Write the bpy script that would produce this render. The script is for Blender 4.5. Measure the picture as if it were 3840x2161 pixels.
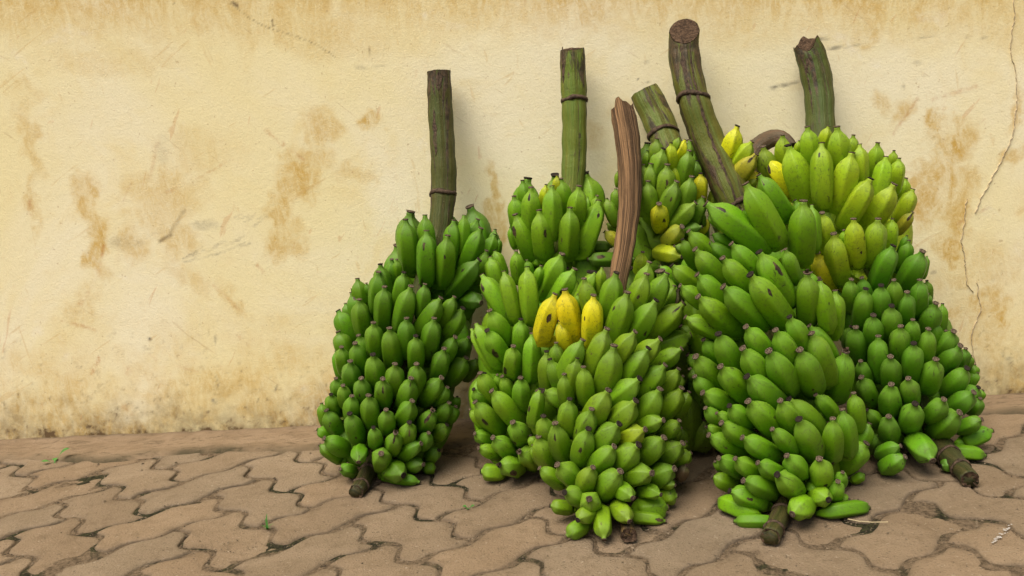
import bpy, math, random
import numpy as np

random.seed(7)
rng = np.random.default_rng(7)
for o in list(bpy.data.objects):
    bpy.data.objects.remove(o, do_unlink=True)

# ------------------------------------------------------------------ camera, sky, sun, exposure
CELL = 0.095                       # half the length of one paver
PITCH, ROLL, HCELL, OXC, OYC, TH = 0.17732, 0.08169, 6.04545, -2.91072, 14.1597, 0.685165
FPX, W0, H0 = 3600.0, 3840.0, 2161.0
CAMZ = HCELL * CELL
cr, sr, cp, sp = math.cos(ROLL), math.sin(ROLL), math.cos(PITCH), math.sin(PITCH)

SC = bpy.context.scene
cam_data = bpy.data.cameras.new("camera")
cam_data.sensor_width = 36.0
cam_data.lens = FPX / W0 * 36.0
cam_data.clip_start, cam_data.clip_end = 0.02, 400.0
cam = bpy.data.objects.new("camera", cam_data)
SC.collection.objects.link(cam)
from mathutils import Matrix, Vector
_up = Vector((0, sp, cp)); _rt = Vector((1, 0, 0)); _fw = Vector((0, cp, -sp))
c_r = _rt * cr - _up * sr
c_u = _rt * sr + _up * cr
cam.matrix_world = Matrix(((c_r.x, c_u.x, -_fw.x, 0), (c_r.y, c_u.y, -_fw.y, 0), (c_r.z, c_u.z, -_fw.z, CAMZ), (0, 0, 0, 1)))
SC.camera = cam

SUN_EL, SUN_AZ = math.radians(62), math.radians(215)   # azimuth from +Y clockwise: behind the camera, a little to the left
world = bpy.data.worlds.new("World"); SC.world = world
world.use_nodes = True
wn = world.node_tree
sky = wn.nodes.new("ShaderNodeTexSky"); sky.sky_type = 'NISHITA'; sky.sun_disc = False
sky.sun_elevation = SUN_EL; sky.sun_rotation = SUN_AZ
sky.air_density = 1.0; sky.dust_density = 6.0; sky.ozone_density = 1.0
bg = wn.nodes["Background"]; bg.inputs[1].default_value = 0.085
wn.links.new(sky.outputs[0], bg.inputs[0])
sun_d = bpy.data.lights.new("sun", 'SUN'); sun_d.energy = 2.3; sun_d.angle = math.radians(42); sun_d.color = (1.0, 0.94, 0.84)
sun = bpy.data.objects.new("sun", sun_d); SC.collection.objects.link(sun)
sd = Vector((math.sin(SUN_AZ) * math.cos(SUN_EL), math.cos(SUN_AZ) * math.cos(SUN_EL), math.sin(SUN_EL)))
sun.rotation_euler = sd.to_track_quat('Z', 'Y').to_euler()
sun.location = sd * 6
SC.view_settings.view_transform = 'Standard'; SC.view_settings.look = 'None'
SC.view_settings.exposure = 0.56; SC.view_settings.gamma = 1.0

# ------------------------------------------------------------------ geometry of the view (photo pixel <-> place)
def ray(px, py):
    a = np.asarray(px, float) - W0 / 2; b = np.asarray(py, float) - H0 / 2
    u = (a * cr - b * sr) / FPX; v = (a * sr + b * cr) / FPX
    return u, cp - v * sp, -sp - v * cp
def at_y(px, py, Y):
    dx, dy, dz = ray(px, py); t = Y / dy
    return np.array([dx * t, Y + 0 * t, CAMZ + dz * t])
def on_ground(px, py, z=0.0):
    dx, dy, dz = ray(px, py); t = (z - CAMZ) / dz
    return np.array([dx * t, dy * t, z + 0 * t])
WA, WB = 18.62 * CELL, -0.115                  # wall face: Y = WA + WB * X
def wall_y(X): return WA + WB * X
def on_wall(px, py):
    dx, dy, dz = ray(px, py); t = WA / (dy - WB * dx)
    return np.array([dx * t, dy * t, CAMZ + dz * t])
def to_px(X, Y, Z):
    Zr = Z - CAMZ
    d = Y * cp - Zr * sp; up = Y * sp + Zr * cp
    u = X / d * FPX; v = -up / d * FPX
    return W0 / 2 + u * cr + v * sr, H0 / 2 - u * sr + v * cr

# ------------------------------------------------------------------ small helpers
def hash2(ix, iy, seed):
    n = (ix.astype(np.int64) * 374761393 + iy.astype(np.int64) * 668265263 + seed * 974634757) & 0x7fffffff
    n = ((n ^ (n >> 13)) * 1274126177) & 0x7fffffff
    return ((n ^ (n >> 16)) & 0xffff) / 65535.0
def vnoise(x, y, seed=0):
    ix = np.floor(x); iy = np.floor(y); fx = x - ix; fy = y - iy
    fx = fx * fx * (3 - 2 * fx); fy = fy * fy * (3 - 2 * fy)
    a = hash2(ix, iy, seed); b = hash2(ix + 1, iy, seed); c = hash2(ix, iy + 1, seed); d = hash2(ix + 1, iy + 1, seed)
    return (a * (1 - fx) + b * fx) * (1 - fy) + (c * (1 - fx) + d * fx) * fy
def fbm(x, y, seed=0, octv=4):
    s = 0; amp = .5; tot = 0
    for k in range(octv):
        s = s + amp * vnoise(x * 2 ** k, y * 2 ** k, seed + k * 17); tot += amp; amp *= .55
    return s / tot
def new_obj(name, verts, faces, mat, parent=None, smooth=True, uv=None):
    me = bpy.data.meshes.new(name)
    me.from_pydata([tuple(map(float, v)) for v in verts], [], faces)
    if smooth: me.polygons.foreach_set("use_smooth", [True] * len(me.polygons))
    if mat: me.materials.append(mat)
    if uv is not None:
        lay = me.uv_layers.new(name="UVMap")
        li = np.empty(len(me.loops), np.int32); me.loops.foreach_get("vertex_index", li)
        lay.data.foreach_set("uv", np.asarray(uv, np.float32)[li].ravel())
    o = bpy.data.objects.new(name, me); SC.collection.objects.link(o)
    if parent is not None: o.parent = parent
    return o
def empty(name, loc):
    o = bpy.data.objects.new(name, None); SC.collection.objects.link(o); o.location = loc; o.empty_display_size = .05
    return o
def tag(o, label=None, cat=None, group=None, kind=None):
    if label: o["label"] = label
    if cat: o["category"] = cat
    if group: o["group"] = group
    if kind: o["kind"] = kind
    return o

# node shorthand
class NT:
    def __init__(s, name):
        s.m = bpy.data.materials.new(name); s.m.use_nodes = True
        s.t = s.m.node_tree; s.b = s.t.nodes["Principled BSDF"]
    def n(s, typ, **kw):
        nd = s.t.nodes.new(typ)
        for k, v in kw.items(): setattr(nd, k, v)
        return nd
    def l(s, a, b): s.t.links.new(a, b)
    def val(s, sock, v):
        if isinstance(v, bpy.types.NodeSocket): s.l(v, sock)
        else: sock.default_value = v
    def noise(s, vec, scale, detail=4, rough=.55, dist=0.0):
        nd = s.n("ShaderNodeTexNoise"); s.l(vec, nd.inputs["Vector"])
        nd.inputs["Scale"].default_value = scale; nd.inputs["Detail"].default_value = detail
        nd.inputs["Roughness"].default_value = rough; nd.inputs["Distortion"].default_value = dist
        return nd.outputs["Fac"]
    def ramp(s, fac, a, b, lo=0.0, hi=1.0):
        nd = s.n("ShaderNodeMapRange"); nd.interpolation_type = 'SMOOTHSTEP'
        s.l(fac, nd.inputs[0]); nd.inputs[1].default_value = a; nd.inputs[2].default_value = b
        nd.inputs[3].default_value = lo; nd.inputs[4].default_value = hi
        return nd.outputs[0]
    def math(s, op, a, b=0.0, c=None, clamp=False):
        nd = s.n("ShaderNodeMath", operation=op); nd.use_clamp = clamp
        s.val(nd.inputs[0], a); s.val(nd.inputs[1], b)
        if c is not None: s.val(nd.inputs[2], c)
        return nd.outputs[0]
    def mix(s, fac, a, b, mode='MIX'):
        nd = s.n("ShaderNodeMix", data_type='RGBA', blend_type=mode)
        s.val(nd.inputs[0], fac)
        for sock, v in ((nd.inputs[6], a), (nd.inputs[7], b)):
            if isinstance(v, bpy.types.NodeSocket): s.l(v, sock)
            else: sock.default_value = (*v, 1) if len(v) == 3 else v
        return nd.outputs[2]
    def mapping(s, vec, scale=(1, 1, 1), loc=(0, 0, 0)):
        nd = s.n("ShaderNodeMapping"); s.l(vec, nd.inputs[0]); nd.inputs["Scale"].default_value = scale; nd.inputs["Location"].default_value = loc
        return nd.outputs[0]
    def obj(s): return s.n("ShaderNodeTexCoord").outputs["Object"]
    def geo(s): return s.n("ShaderNodeNewGeometry").outputs["Position"]
    def uv(s): return s.n("ShaderNodeTexCoord").outputs["UV"]
    def ocol(s): return s.n("ShaderNodeObjectInfo").outputs["Color"]
    def orand(s): return s.n("ShaderNodeObjectInfo").outputs["Random"]
    def attr(s, name, typ='GEOMETRY'):
        nd = s.n("ShaderNodeAttribute"); nd.attribute_type = typ; nd.attribute_name = name
        return nd
    def bump(s, h, strength, dist):
        nd = s.n("ShaderNodeBump"); nd.inputs["Strength"].default_value = strength; nd.inputs["Distance"].default_value = dist
        s.l(h, nd.inputs["Height"]); s.l(nd.outputs[0], s.b.inputs["Normal"])
    def fin(s, col, rough=.6, spec=.3):
        s.val(s.b.inputs["Base Color"], col if isinstance(col, bpy.types.NodeSocket) else (*col, 1))
        s.val(s.b.inputs["Roughness"], rough); s.b.inputs["Specular IOR Level"].default_value = spec
        return s.m

# ------------------------------------------------------------------ materials
def mat_wall():
    N = NT("old_limewash_plaster"); P = N.geo()
    A = N.attr("stain"); sep = N.n("ShaderNodeSeparateColor"); N.l(A.outputs["Color"], sep.inputs[0])
    och, gri, red, gry = sep.outputs[0], sep.outputs[1], sep.outputs[2], A.outputs["Alpha"]
    n1 = N.noise(P, 2.2, 5, .6, .6); n2 = N.noise(P, 9, 6, .65, .8); n3 = N.noise(P, 45, 5, .7); n4 = N.noise(P, 190, 3, .6)
    Pv = N.mapping(P, (1, 1, .35)); nv = N.noise(Pv, 26, 5, .7, 1.2)
    base = N.mix(N.ramp(n1, .35, .68), (.775, .685, .385), (.80, .735, .51))
    base = N.mix(N.ramp(n2, .5, .78, 0, .55), base, (.73, .595, .285))
    base = N.mix(N.ramp(n2, .22, .40, .6, 0), base, (.82, .775, .63))
    base = N.mix(N.ramp(n3, .56, .75, 0, .28), base, (.68, .54, .31))
    nf = N.noise(N.mapping(P, (1, 1, .6)), 95, 5, .7, 1.4)
    o = N.math('MULTIPLY', och, N.math('MULTIPLY', N.ramp(nv, .28, .62, .35, 1.3), N.ramp(nf, .3, .6, .55, 1.2)), clamp=True)
    col = N.mix(o, base, (.56, .365, .095))
    g = N.math('MULTIPLY', gri, N.ramp(n3, .30, .60, .55, 1.3), clamp=True)
    col = N.mix(g, col, (.13, .085, .042))
    col = N.mix(N.math('MULTIPLY', red, N.ramp(n3, .38, .66, .0, .95), clamp=True), col, (.42, .16, .04))
    col = N.mix(N.math('MULTIPLY', gry, N.ramp(n3, .35, .6, .25, 1.1), clamp=True), col, (.17, .155, .12))
    spk = N.ramp(N.noise(P, 120, 2, .5), .70, .76, 0, .4)
    col = N.mix(spk, col, (.35, .22, .1))
    for sc_, rot, lo, cc in (((.35, 1, 2.6), .5, .655, (.55, .36, .13)), ((.3, 1, 3.0), -.7, .665, (.40, .27, .13)), ((2.2, 1, .4), .15, .66, (.58, .40, .16)), ((.5, 1, 2.2), 1.1, .665, (.50, .22, .07))):
        nd = N.n("ShaderNodeMapping"); N.l(P, nd.inputs[0]); nd.inputs["Rotation"].default_value = (0, rot, 0)
        q = N.mapping(nd.outputs[0], sc_, (lo * 40, 3, rot * 9)); f = N.noise(q, 21, 3, .55, .7)
        col = N.mix(N.ramp(f, lo + .015, lo + .07, 0, .30), col, cc)
    fine = N.noise(P, 300, 3, .65)
    col = N.mix(N.ramp(fine, .5, .72, 0, .30), col, N.mix(.8, col, (.72, .66, .55), 'MULTIPLY'))
    h = N.math('ADD', N.math('MULTIPLY', N.noise(P, 130, 4, .65, 1.0), .7), N.math('MULTIPLY', fine, .6))
    N.bump(h, .40, .0020)
    return N.fin(col, .85, .15)
def mat_banana():
    N = NT("banana_peel"); P = N.obj(); U = N.uv()
    s = N.n("ShaderNodeSeparateXYZ"); N.l(U, s.inputs[0]); u, v = s.outputs[0], s.outputs[1]
    oc = N.ocol(); rnd = N.orand()
    n1 = N.noise(P, 28, 4, .55); n2 = N.noise(P, 130, 4, .6, .6)
    col = N.mix(N.ramp(n1, .35, .7, 0, .38), oc, N.mix(.75, oc, (1.5, 1.22, .9), 'MULTIPLY'))
    col = N.mix(N.ramp(n1, .5, .3, 0, .3), col, N.mix(.6, col, (.45, .7, .55), 'MULTIPLY'))
    col = N.mix(N.ramp(n2, .52, .70, 0, .38), col, (.085, .115, .022))
    neck = N.ramp(v, .27, .06)
    col = N.mix(N.math('MULTIPLY', neck, .55), col, N.mix(.5, col, (.12, .16, .05)))
    # scuffs, elongated along the fruit
    uvv = N.n("ShaderNodeCombineXYZ"); N.l(N.math('MULTIPLY', u, 9.0), uvv.inputs[0]); N.l(N.math('MULTIPLY', v, 5.0), uvv.inputs[1]); N.l(N.math('MULTIPLY', rnd, 57.0), uvv.inputs[2])
    sc_ = N.noise(uvv.outputs[0], 1.3, 5, .62, .9)
    thr = N.math('MULTIPLY_ADD', rnd, .12, .605)
    scf = N.math('MULTIPLY', N.math('SUBTRACT', sc_, thr), 22.0, clamp=True)
    col = N.mix(N.math('MULTIPLY', scf, .72), col, (.035, .024, .012))
    scf2 = N.ramp(N.noise(uvv.outputs[0], 3.1, 5, .7, 1.5), .52, .68, 0, .5)
    col = N.mix(scf2, col, (.055, .055, .018))
    fl = N.ramp(N.noise(P, 420, 2, .5), .70, .75, 0, .55)
    col = N.mix(fl, col, (.04, .035, .012))
    # the fruit's own large blotch
    A = N.attr("spot", 'OBJECT'); sv = N.n("ShaderNodeSeparateXYZ"); N.l(A.outputs["Vector"], sv.inputs[0])
    n5 = N.noise(P, 75, 3, .6, .8)
    du = N.math('MULTIPLY', N.math('SUBTRACT', u, sv.outputs[0]), 2.1); dv = N.math('SUBTRACT', v, sv.outputs[1])
    dist = N.math('SQRT', N.math('ADD', N.math('MULTIPLY', du, du), N.math('MULTIPLY', dv, dv)))
    dist = N.math('ADD', dist, N.math('ADD', N.math('MULTIPLY', N.math('SUBTRACT', n2, .5), .06), N.math('MULTIPLY', N.math('SUBTRACT', n5, .5), .16)))
    blot = N.math('MULTIPLY', N.math('SUBTRACT', sv.outputs[2], dist), 60.0, clamp=True)
    col = N.mix(blot, col, N.mix(N.ramp(n2, .4, .65), (.022, .016, .009), (.10, .062, .03)))
    h = N.math('ADD', N.math('MULTIPLY', n2, .5), N.math('MULTIPLY', N.noise(P, 700, 2, .5), .25))
    N.bump(h, .25, .0012)
    r = N.math('ADD', .42, N.math('MULTIPLY', n2, .28))
    N.fin(col, r, .30)
    return N.m
def mat_tip():
    N = NT("dry_blossom_end"); P = N.obj(); U = N.uv()
    s = N.n("ShaderNodeSeparateXYZ"); N.l(U, s.inputs[0]); v = s.outputs[1]
    n = N.noise(P, 700, 4, .65); n1 = N.noise(P, 260, 3, .6)
    side = N.mix(n1, (.05, .034, .02), (.16, .11, .07))
    face = N.mix(N.ramp(n, .35, .65), (.21, .155, .105), (.05, .034, .022))
    ring = N.math('ABSOLUTE', N.math('SUBTRACT', v, .62)); face = N.mix(N.ramp(ring, .12, .0), face, (.035, .024, .015))
    col = N.mix(N.ramp(v, .30, .36), side, face)
    col = N.mix(N.ramp(N.orand(), .72, .82, 0, .9), col, (.016, .012, .009))
    N.bump(n, .8, .002)
    return N.fin(col, .85, .15)
def mat_stalk(fibrous=False):
    N = NT("brown_fibrous_stalk" if fibrous else "green_stalk_skin"); P = N.obj(); U = N.uv(); oc = N.ocol()
    n1 = N.noise(N.mapping(U, (6, 1.6, 1)), 1.6, 5, .65, .7); n2 = N.noise(N.mapping(U, (46, 3, 1)), 1.5, 4, .6, .5); n3 = N.noise(P, 90, 5, .65, .6)
    if fibrous:
        col = N.mix(N.ramp(n2, .35, .66), (.055, .032, .017), (.37, .215, .10))
        col = N.mix(N.ramp(n1, .45, .66, 0, .85), col, (.055, .032, .018))
        low = N.n("ShaderNodeSeparateXYZ"); N.l(U, low.inputs[0])
        col = N.mix(N.ramp(low.outputs[1], .52, .60, 0, .75), col, N.mix(N.ramp(n1, .42, .55), (.15, .10, .03), (.04, .03, .017)))
        h = N.math('ADD', n2, N.math('MULTIPLY', n3, .4)); N.bump(h, .9, .006)
        return N.fin(col, .8, .2)
    col = N.mix(N.ramp(n1, .35, .68, 0, .8), oc, N.mix(.8, oc, (1.55, .95, .75), 'MULTIPLY'))
    col = N.mix(N.ramp(n2, .45, .7, 0, .5), col, N.mix(.75, col, (.5, .5, .5), 'MULTIPLY'))
    low = N.n("ShaderNodeSeparateXYZ"); N.l(U, low.inputs[0])
    rnd = N.orand()
    uvv = N.n("ShaderNodeCombineXYZ"); N.l(N.math('MULTIPLY', low.outputs[0], 7), uvv.inputs[0]); N.l(N.math('MULTIPLY', low.outputs[1], 5.5), uvv.inputs[1]); N.l(N.math('MULTIPLY', rnd, 31), uvv.inputs[2])
    pt = N.noise(uvv.outputs[0], 1.0, 5, .6, 1.0)
    thr = N.ramp(low.outputs[1], .02, .16, .44, .57)
    brn = N.math('MULTIPLY', N.math('SUBTRACT', pt, thr), 16, clamp=True)
    col = N.mix(N.math('MULTIPLY', brn, .88), col, N.mix(N.ramp(n3, .4, .65), (.035, .022, .014), (.10, .058, .032)))
    col = N.mix(N.ramp(n3, .6, .78, 0, .4), col, (.03, .03, .014))
    col = N.mix(N.ramp(low.outputs[1], .80, .92, 0, .75), col, N.mix(N.ramp(n1, .4, .65), (.028, .026, .010), (.07, .055, .024)))
    h = N.math('ADD', N.math('MULTIPLY', n2, .8), N.math('MULTIPLY', n3, .5)); N.bump(h, .6, .005)
    return N.fin(col, .5, .3)
def mat_scar():
    N = NT("brown_leaf_scar"); n = N.noise(N.obj(), 160, 4, .65)
    N.bump(n, .6, .003)
    return N.fin(N.mix(N.ramp(n, .3, .7), (.032, .021, .013), (.11, .072, .045)), .75, .2)
def mat_cut():
    N = NT("dark_cut_face"); n = N.noise(N.obj(), 220, 5, .7, .5)
    N.bump(n, .8, .004)
    return N.fin(N.mix(N.ramp(n, .35, .68), (.028, .018, .012), (.13, .082, .05)), .9, .1)
def mat_paver():
    N = NT("clay_coloured_concrete"); P = N.geo(); oc = N.ocol()
    n1 = N.noise(P, 7, 5, .6, .5); n2 = N.noise(P, 38, 5, .65); n3 = N.noise(P, 330, 4, .65)
    col = N.mix(N.ramp(n1, .36, .66), oc, N.mix(.75, oc, (1.22, 1.25, 1.3), 'MULTIPLY'))
    col = N.mix(N.ramp(n2, .48, .70, 0, .6), col, N.mix(.8, col, (.66, .62, .56), 'MULTIPLY'))
    n4 = N.noise(P, 800, 3, .7)
    col = N.mix(N.ramp(n3, .48, .70, 0, .55), col, N.mix(.8, col, (.50, .48, .45), 'MULTIPLY'))
    col = N.mix(N.ramp(n4, .55, .75, 0, .5), col, N.mix(.8, col, (1.5, 1.45, 1.4), 'MULTIPLY'))
    col = N.mix(N.ramp(n3, .36, .26, 0, .35), col, (.42, .33, .24))
    col = N.mix(N.ramp(N.noise(P, 95, 3, .55), .69, .74, 0, .6), col, (.055, .04, .028))
    col = N.mix(N.ramp(N.noise(P, 210, 2, .5), .67, .72, 0, .7), col, (.05, .038, .026))
    col = N.mix(N.ramp(N.noise(P, 150, 3, .6, .5), .64, .70, 0, .5), col, (.40, .33, .24))
    st = N.noise(N.mapping(P, (3, 16, 1)), 6, 5, .7, 1.0)
    col = N.mix(N.ramp(st, .66, .78, 0, .35), col, (.36, .30, .24))
    e = N.attr("edge"); col = N.mix(N.math('MULTIPLY', e.outputs["Fac"], N.ramp(n2, .3, .6, .3, .95)), col, (.095, .071, .046))
    h = N.math('ADD', N.math('MULTIPLY', n3, .9), N.math('ADD', N.math('MULTIPLY', n2, .9), N.math('MULTIPLY', n1, 1.6)))
    N.bump(h, .75, .005)
    return N.fin(col, .82, .22)
def mat_dirt(name, a, b, moss=True):
    N = NT(name); P = N.geo()
    n1 = N.noise(P, 9, 5, .6, .5); n2 = N.noise(P, 160, 5, .75); n3 = N.noise(P, 480, 3, .7)
    col = N.mix(N.ramp(n2, .34, .66), a, b)
    if moss: col = N.mix(N.ramp(n1, .52, .60, 0, .85), col, N.mix(N.ramp(n2, .4, .65), (.008, .012, .008), (.03, .042, .012)))
    col = N.mix(N.ramp(n3, .66, .74, 0, .6), col, (.36, .29, .2))
    N.bump(N.math('ADD', n2, N.math('MULTIPLY', n3, .6)), 1.0, .006)
    return N.fin(col, .95, .1)
def mat_strip():
    N = NT("trodden_earth_and_mortar"); P = N.geo()
    n1 = N.noise(P, 11, 5, .65, .7); n2 = N.noise(N.mapping(P, (.5, 1.4, 1)), 60, 5, .7, .8); n3 = N.noise(P, 300, 4, .7)
    col = N.mix(N.ramp(n1, .35, .65), (.25, .176, .106), (.305, .220, .138))
    col = N.mix(N.ramp(n2, .5, .68, 0, .6), col, (.085, .062, .036))
    col = N.mix(N.ramp(n3, .6, .75, 0, .4), col, (.04, .03, .02))
    e = N.attr("edge"); col = N.mix(N.math('MULTIPLY', e.outputs["Fac"], N.ramp(n1, .3, .6, .5, 1.0)), col, (.035, .034, .017))
    N.bump(N.math('ADD', N.math('MULTIPLY', n2, 1.0), N.math('MULTIPLY', n3, .5)), .8, .008)
    return N.fin(col, .92, .12)
def mat_flat(name, col, rough=.7, spec=.2, var=.5, sc=120):
    N = NT(name); n = N.noise(N.obj(), sc, 4, .6)
    c = N.mix(N.ramp(n, .35, .68), tuple(x * (1 - var) for x in col), tuple(min(1, x * (1 + var * .6)) for x in col))
    N.bump(n, .4, .002)
    return N.fin(c, rough, spec)
M_WALL = mat_wall(); M_BAN = mat_banana(); M_TIP = mat_tip(); M_STALK = mat_stalk(); M_FIB = mat_stalk(True)
M_SCAR = mat_scar(); M_CUT = mat_cut(); M_PAV = mat_paver(); M_STRIP = mat_strip()
M_BED = mat_dirt("joint_dirt", (.10, .072, .044), (.27, .195, .122)); M_GND = mat_dirt("bare_earth", (.12, .085, .055), (.2, .145, .095), False)
M_GRIT = mat_flat("grit", (.17, .13, .085), .9, .1, .7, 60); M_LEAF = mat_flat("weed_leaf", (.07, .21, .035), .5, .3, .3)
M_STRAW = mat_flat("straw", (.42, .34, .19), .6, .2, .2); M_PAINT = mat_flat("white_paint", (.42, .39, .35), .6, .2, .25, 300)
M_DRY = mat_flat("dried_flower", (.085, .055, .035), .9, .1, .6, 300); M_CRACK = mat_flat("crack_shadow_dirt", (.56, .46, .31), .95, .05, .4, 200)

# ------------------------------------------------------------------ ground
g = new_obj("ground", [(-40, -40, -.05), (40, -40, -.05), (40, 40, -.05), (-40, 40, -.05)], [(0, 1, 2, 3)], M_GND)
tag(g, kind="structure")

# joint bed under the pavers: also the parent of every paving stone
def grid_mesh(x0, x1, y0, y1, nx, ny, zf):
    xs = np.linspace(x0, x1, nx); ys = np.linspace(y0, y1, ny)
    X, Y = np.meshgrid(xs, ys); Z = zf(X, Y)
    V = np.stack([X, Y, Z], -1).reshape(-1, 3)
    idx = np.arange(nx * ny).reshape(ny, nx)
    F = np.stack([idx[:-1, :-1], idx[:-1, 1:], idx[1:, 1:], idx[1:, :-1]], -1).reshape(-1, 4)
    return V, F.tolist()
bedz = lambda X, Y: -.0024 + .0024 * (fbm(X * 60, Y * 60, 3, 3) - .5) + .0014 * (fbm(X * 9, Y * 9, 9, 2) - .5)
V, F = grid_mesh(-2.1, 2.3, .62, 1.95, 560, 170, bedz)
pavement = new_obj("pavement", V, F, M_BED)
tag(pavement, kind="structure")

CELLV = (math.cos(TH) * CELL, math.sin(TH) * CELL); CELLW = (math.sin(TH) * CELL, -math.cos(TH) * CELL)
def lat(i, j): return np.array([OXC * CELL + i * CELLV[0] + j * CELLW[0], OYC * CELL + i * CELLV[1] + j * CELLW[1]])
VP = [(0, 0.03), (.12, .11), (.22, .15), (.36, .14), (.48, .02), (.6, -.10), (.70, -.145), (.84, -.10), (1, .03)]
HP = [(0, .03), (.15, -.02), (.3, -.06), (.45, -.02), (.6, .08), (.74, .11), (.88, .07), (1, .03)]
def smooth_table(tab):
    t = np.linspace(0, 1, 101); v = np.interp(t, *zip(*tab))[:-1]
    for _ in range(14): v = .25 * np.roll(v, 1) + .5 * v + .25 * np.roll(v, -1)
    return np.r_[v, v[0]]
VT, HT = smooth_table(VP), smooth_table(HP)
def warp(i, j):
    f = np.linspace(0, 1, 101); i = np.asarray(i, float); j = np.asarray(j, float)
    return i + np.interp(j - np.floor(j), f, VT), j + np.interp(i - np.floor(i), f, HT)
def paver_outline(i, j, vert):
    a, b = (1, 2) if vert else (2, 1); t = np.linspace(0, 1, 10)[:-1]
    ii = np.r_[i + a * t, 0 * t + i + a, i + a - a * t, 0 * t + i]; jj = np.r_[0 * t + j, j + b * t, 0 * t + j + b, j + b - b * t]
    u, v = warp(ii, jj); return list(zip(u, v))
STRIP_W = .135
cand = []
for i in range(-26, 34):
    for j in range(-30, 34):
        k = (i + j) % 4
        if k in (0, 2):
            vert = k == 0
            c = lat(i + (.5 if vert else 1), j + (1 if vert else .5))
            if -2.05 < c[0] < 2.2 and .66 < c[1] < wall_y(c[0]) - .085: cand.append((abs(c[1] - 1.2) + abs(c[0]) * .9, i, j, vert))
cand.sort(); cand = cand[:290]
for _, i, j, vert in cand:
    r = random.Random(i * 131 + j * 17)
    na, nb_ = (1, 2) if vert else (2, 1)
    D = 9
    def axis_t(n, g, ch): return np.r_[g, g, g + ch * .4, g + ch, np.linspace(g + .075, n - g - .075, D * n - 2), n - g - ch, n - g - ch * .4, n - g, n - g]
    gp, ch = .0025 / CELL, .0040 / CELL
    us = axis_t(na, gp, ch); vs_ = axis_t(nb_, gp, ch)
    lev_u = np.zeros(len(us)); lev_v = np.zeros(len(vs_))
    for lv in (lev_u, lev_v): lv[[0, -1]] = -.03; lv[[1, -2]] = -.0046; lv[[2, -3]] = -.0014
    U_, V_ = np.meshgrid(us, vs_)
    lev = np.minimum(lev_u[None, :], lev_v[:, None])
    # rounded, slightly chipped outline
    eu = np.minimum(U_ - gp, na - gp - U_); ev = np.minimum(V_ - gp, nb_ - gp - V_)
    I_g, J_g = warp(i + U_, j + V_)
    seed_ = (i * 131 + j * 17) & 1023
    I_g = I_g + .040 * (fbm((i + U_) * 7, (j + V_) * 7, 90 + seed_ % 7, 3) - .5); J_g = J_g + .040 * (fbm((i + U_) * 7, (j + V_) * 7, 70 + seed_ % 7, 3) - .5)
    X_ = OXC * CELL + I_g * CELLV[0] + J_g * CELLW[0]; Y_ = OYC * CELL + I_g * CELLV[1] + J_g * CELLW[1]
    cx_, cy_ = X_.mean(), Y_.mean()
    tx, ty = r.uniform(-.016, .016), r.uniform(-.016, .016); dz = r.uniform(-.0014, .0014)
    corner = np.clip(1 - np.hypot(np.maximum(eu, 0), np.maximum(ev, 0)) / .10, 0, 1)
    Z_ = lev + dz + (X_ - cx_) * tx + (Y_ - cy_) * ty + .0022 * (fbm(X_ * 24, Y_ * 24, 33, 3) - .5) - .0030 * corner - .0012 * np.clip(1 - np.minimum(eu, ev) / .09, 0, 1)
    gi = np.arange(U_.size).reshape(U_.shape)
    faces = np.stack([gi[:-1, :-1], gi[1:, :-1], gi[1:, 1:], gi[:-1, 1:]], -1).reshape(-1, 4).tolist()
    verts = np.stack([X_, Y_, Z_], -1).reshape(-1, 3)
    edg = np.where(lev < -.01, 1., np.where(lev < -.003, 1., np.where(lev < -.001, .75, np.clip(.5 - np.minimum(eu, ev) / .1 * .5, 0, .5)))).ravel()
    o = new_obj("paving_stone", verts, faces, M_PAV, pavement)
    me = o.data; at = me.attributes.new("edge", 'FLOAT', 'POINT')
    at.data.foreach_set("value", edg.astype(np.float32))
    k = r.uniform(.92, 1.06); w = r.uniform(-.03, .03)
    o.color = (.232 * k * (1 + w), .167 * k, .102 * k * (1 - w), 1)

# strip of trodden earth and old mortar at the wall's foot
nx, ny = 620, 26
xs = np.linspace(-2.1, 2.3, nx); ts = np.linspace(0, 1, ny)
X, Tt = np.meshgrid(xs, ts)
wid = STRIP_W - .03 + .05 * fbm(xs * 5, xs * 0 + 2, 5, 3) + .018 * (fbm(xs * 40, xs * 0, 6, 3) - .5)
wid = wid - .02 * (xs > .3)
Y = wall_y(X) + .03 - Tt * (wid[None, :] + .03)
Z = .0050 + .006 * np.clip(1 - Tt * 1.6, 0, 1) ** 2 + .007 * (fbm(X * 22, Y * 40, 12, 4) - .5) - .016 * np.clip((Tt - .9) / .1, 0, 1) ** 1.3
idx = np.arange(nx * ny).reshape(ny, nx)
F = np.stack([idx[:-1, :-1], idx[1:, :-1], idx[1:, 1:], idx[:-1, 1:]], -1).reshape(-1, 4).tolist()
strip = new_obj("earth_path", np.stack([X, Y, Z], -1).reshape(-1, 3), F, M_STRIP)
at = strip.data.attributes.new("edge", 'FLOAT', 'POINT')
ed = np.clip((Tt - .72) / .25, 0, 1) * np.clip(fbm(X * 14, Y * 14, 31, 3) * 2.2 - .5, 0, 1) + np.clip((.26 - Tt) / .1, 0, 1) * .45
at.data.foreach_set("value", np.clip(ed, 0, 1).ravel().astype(np.float32))
tag(strip, kind="structure")

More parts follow.
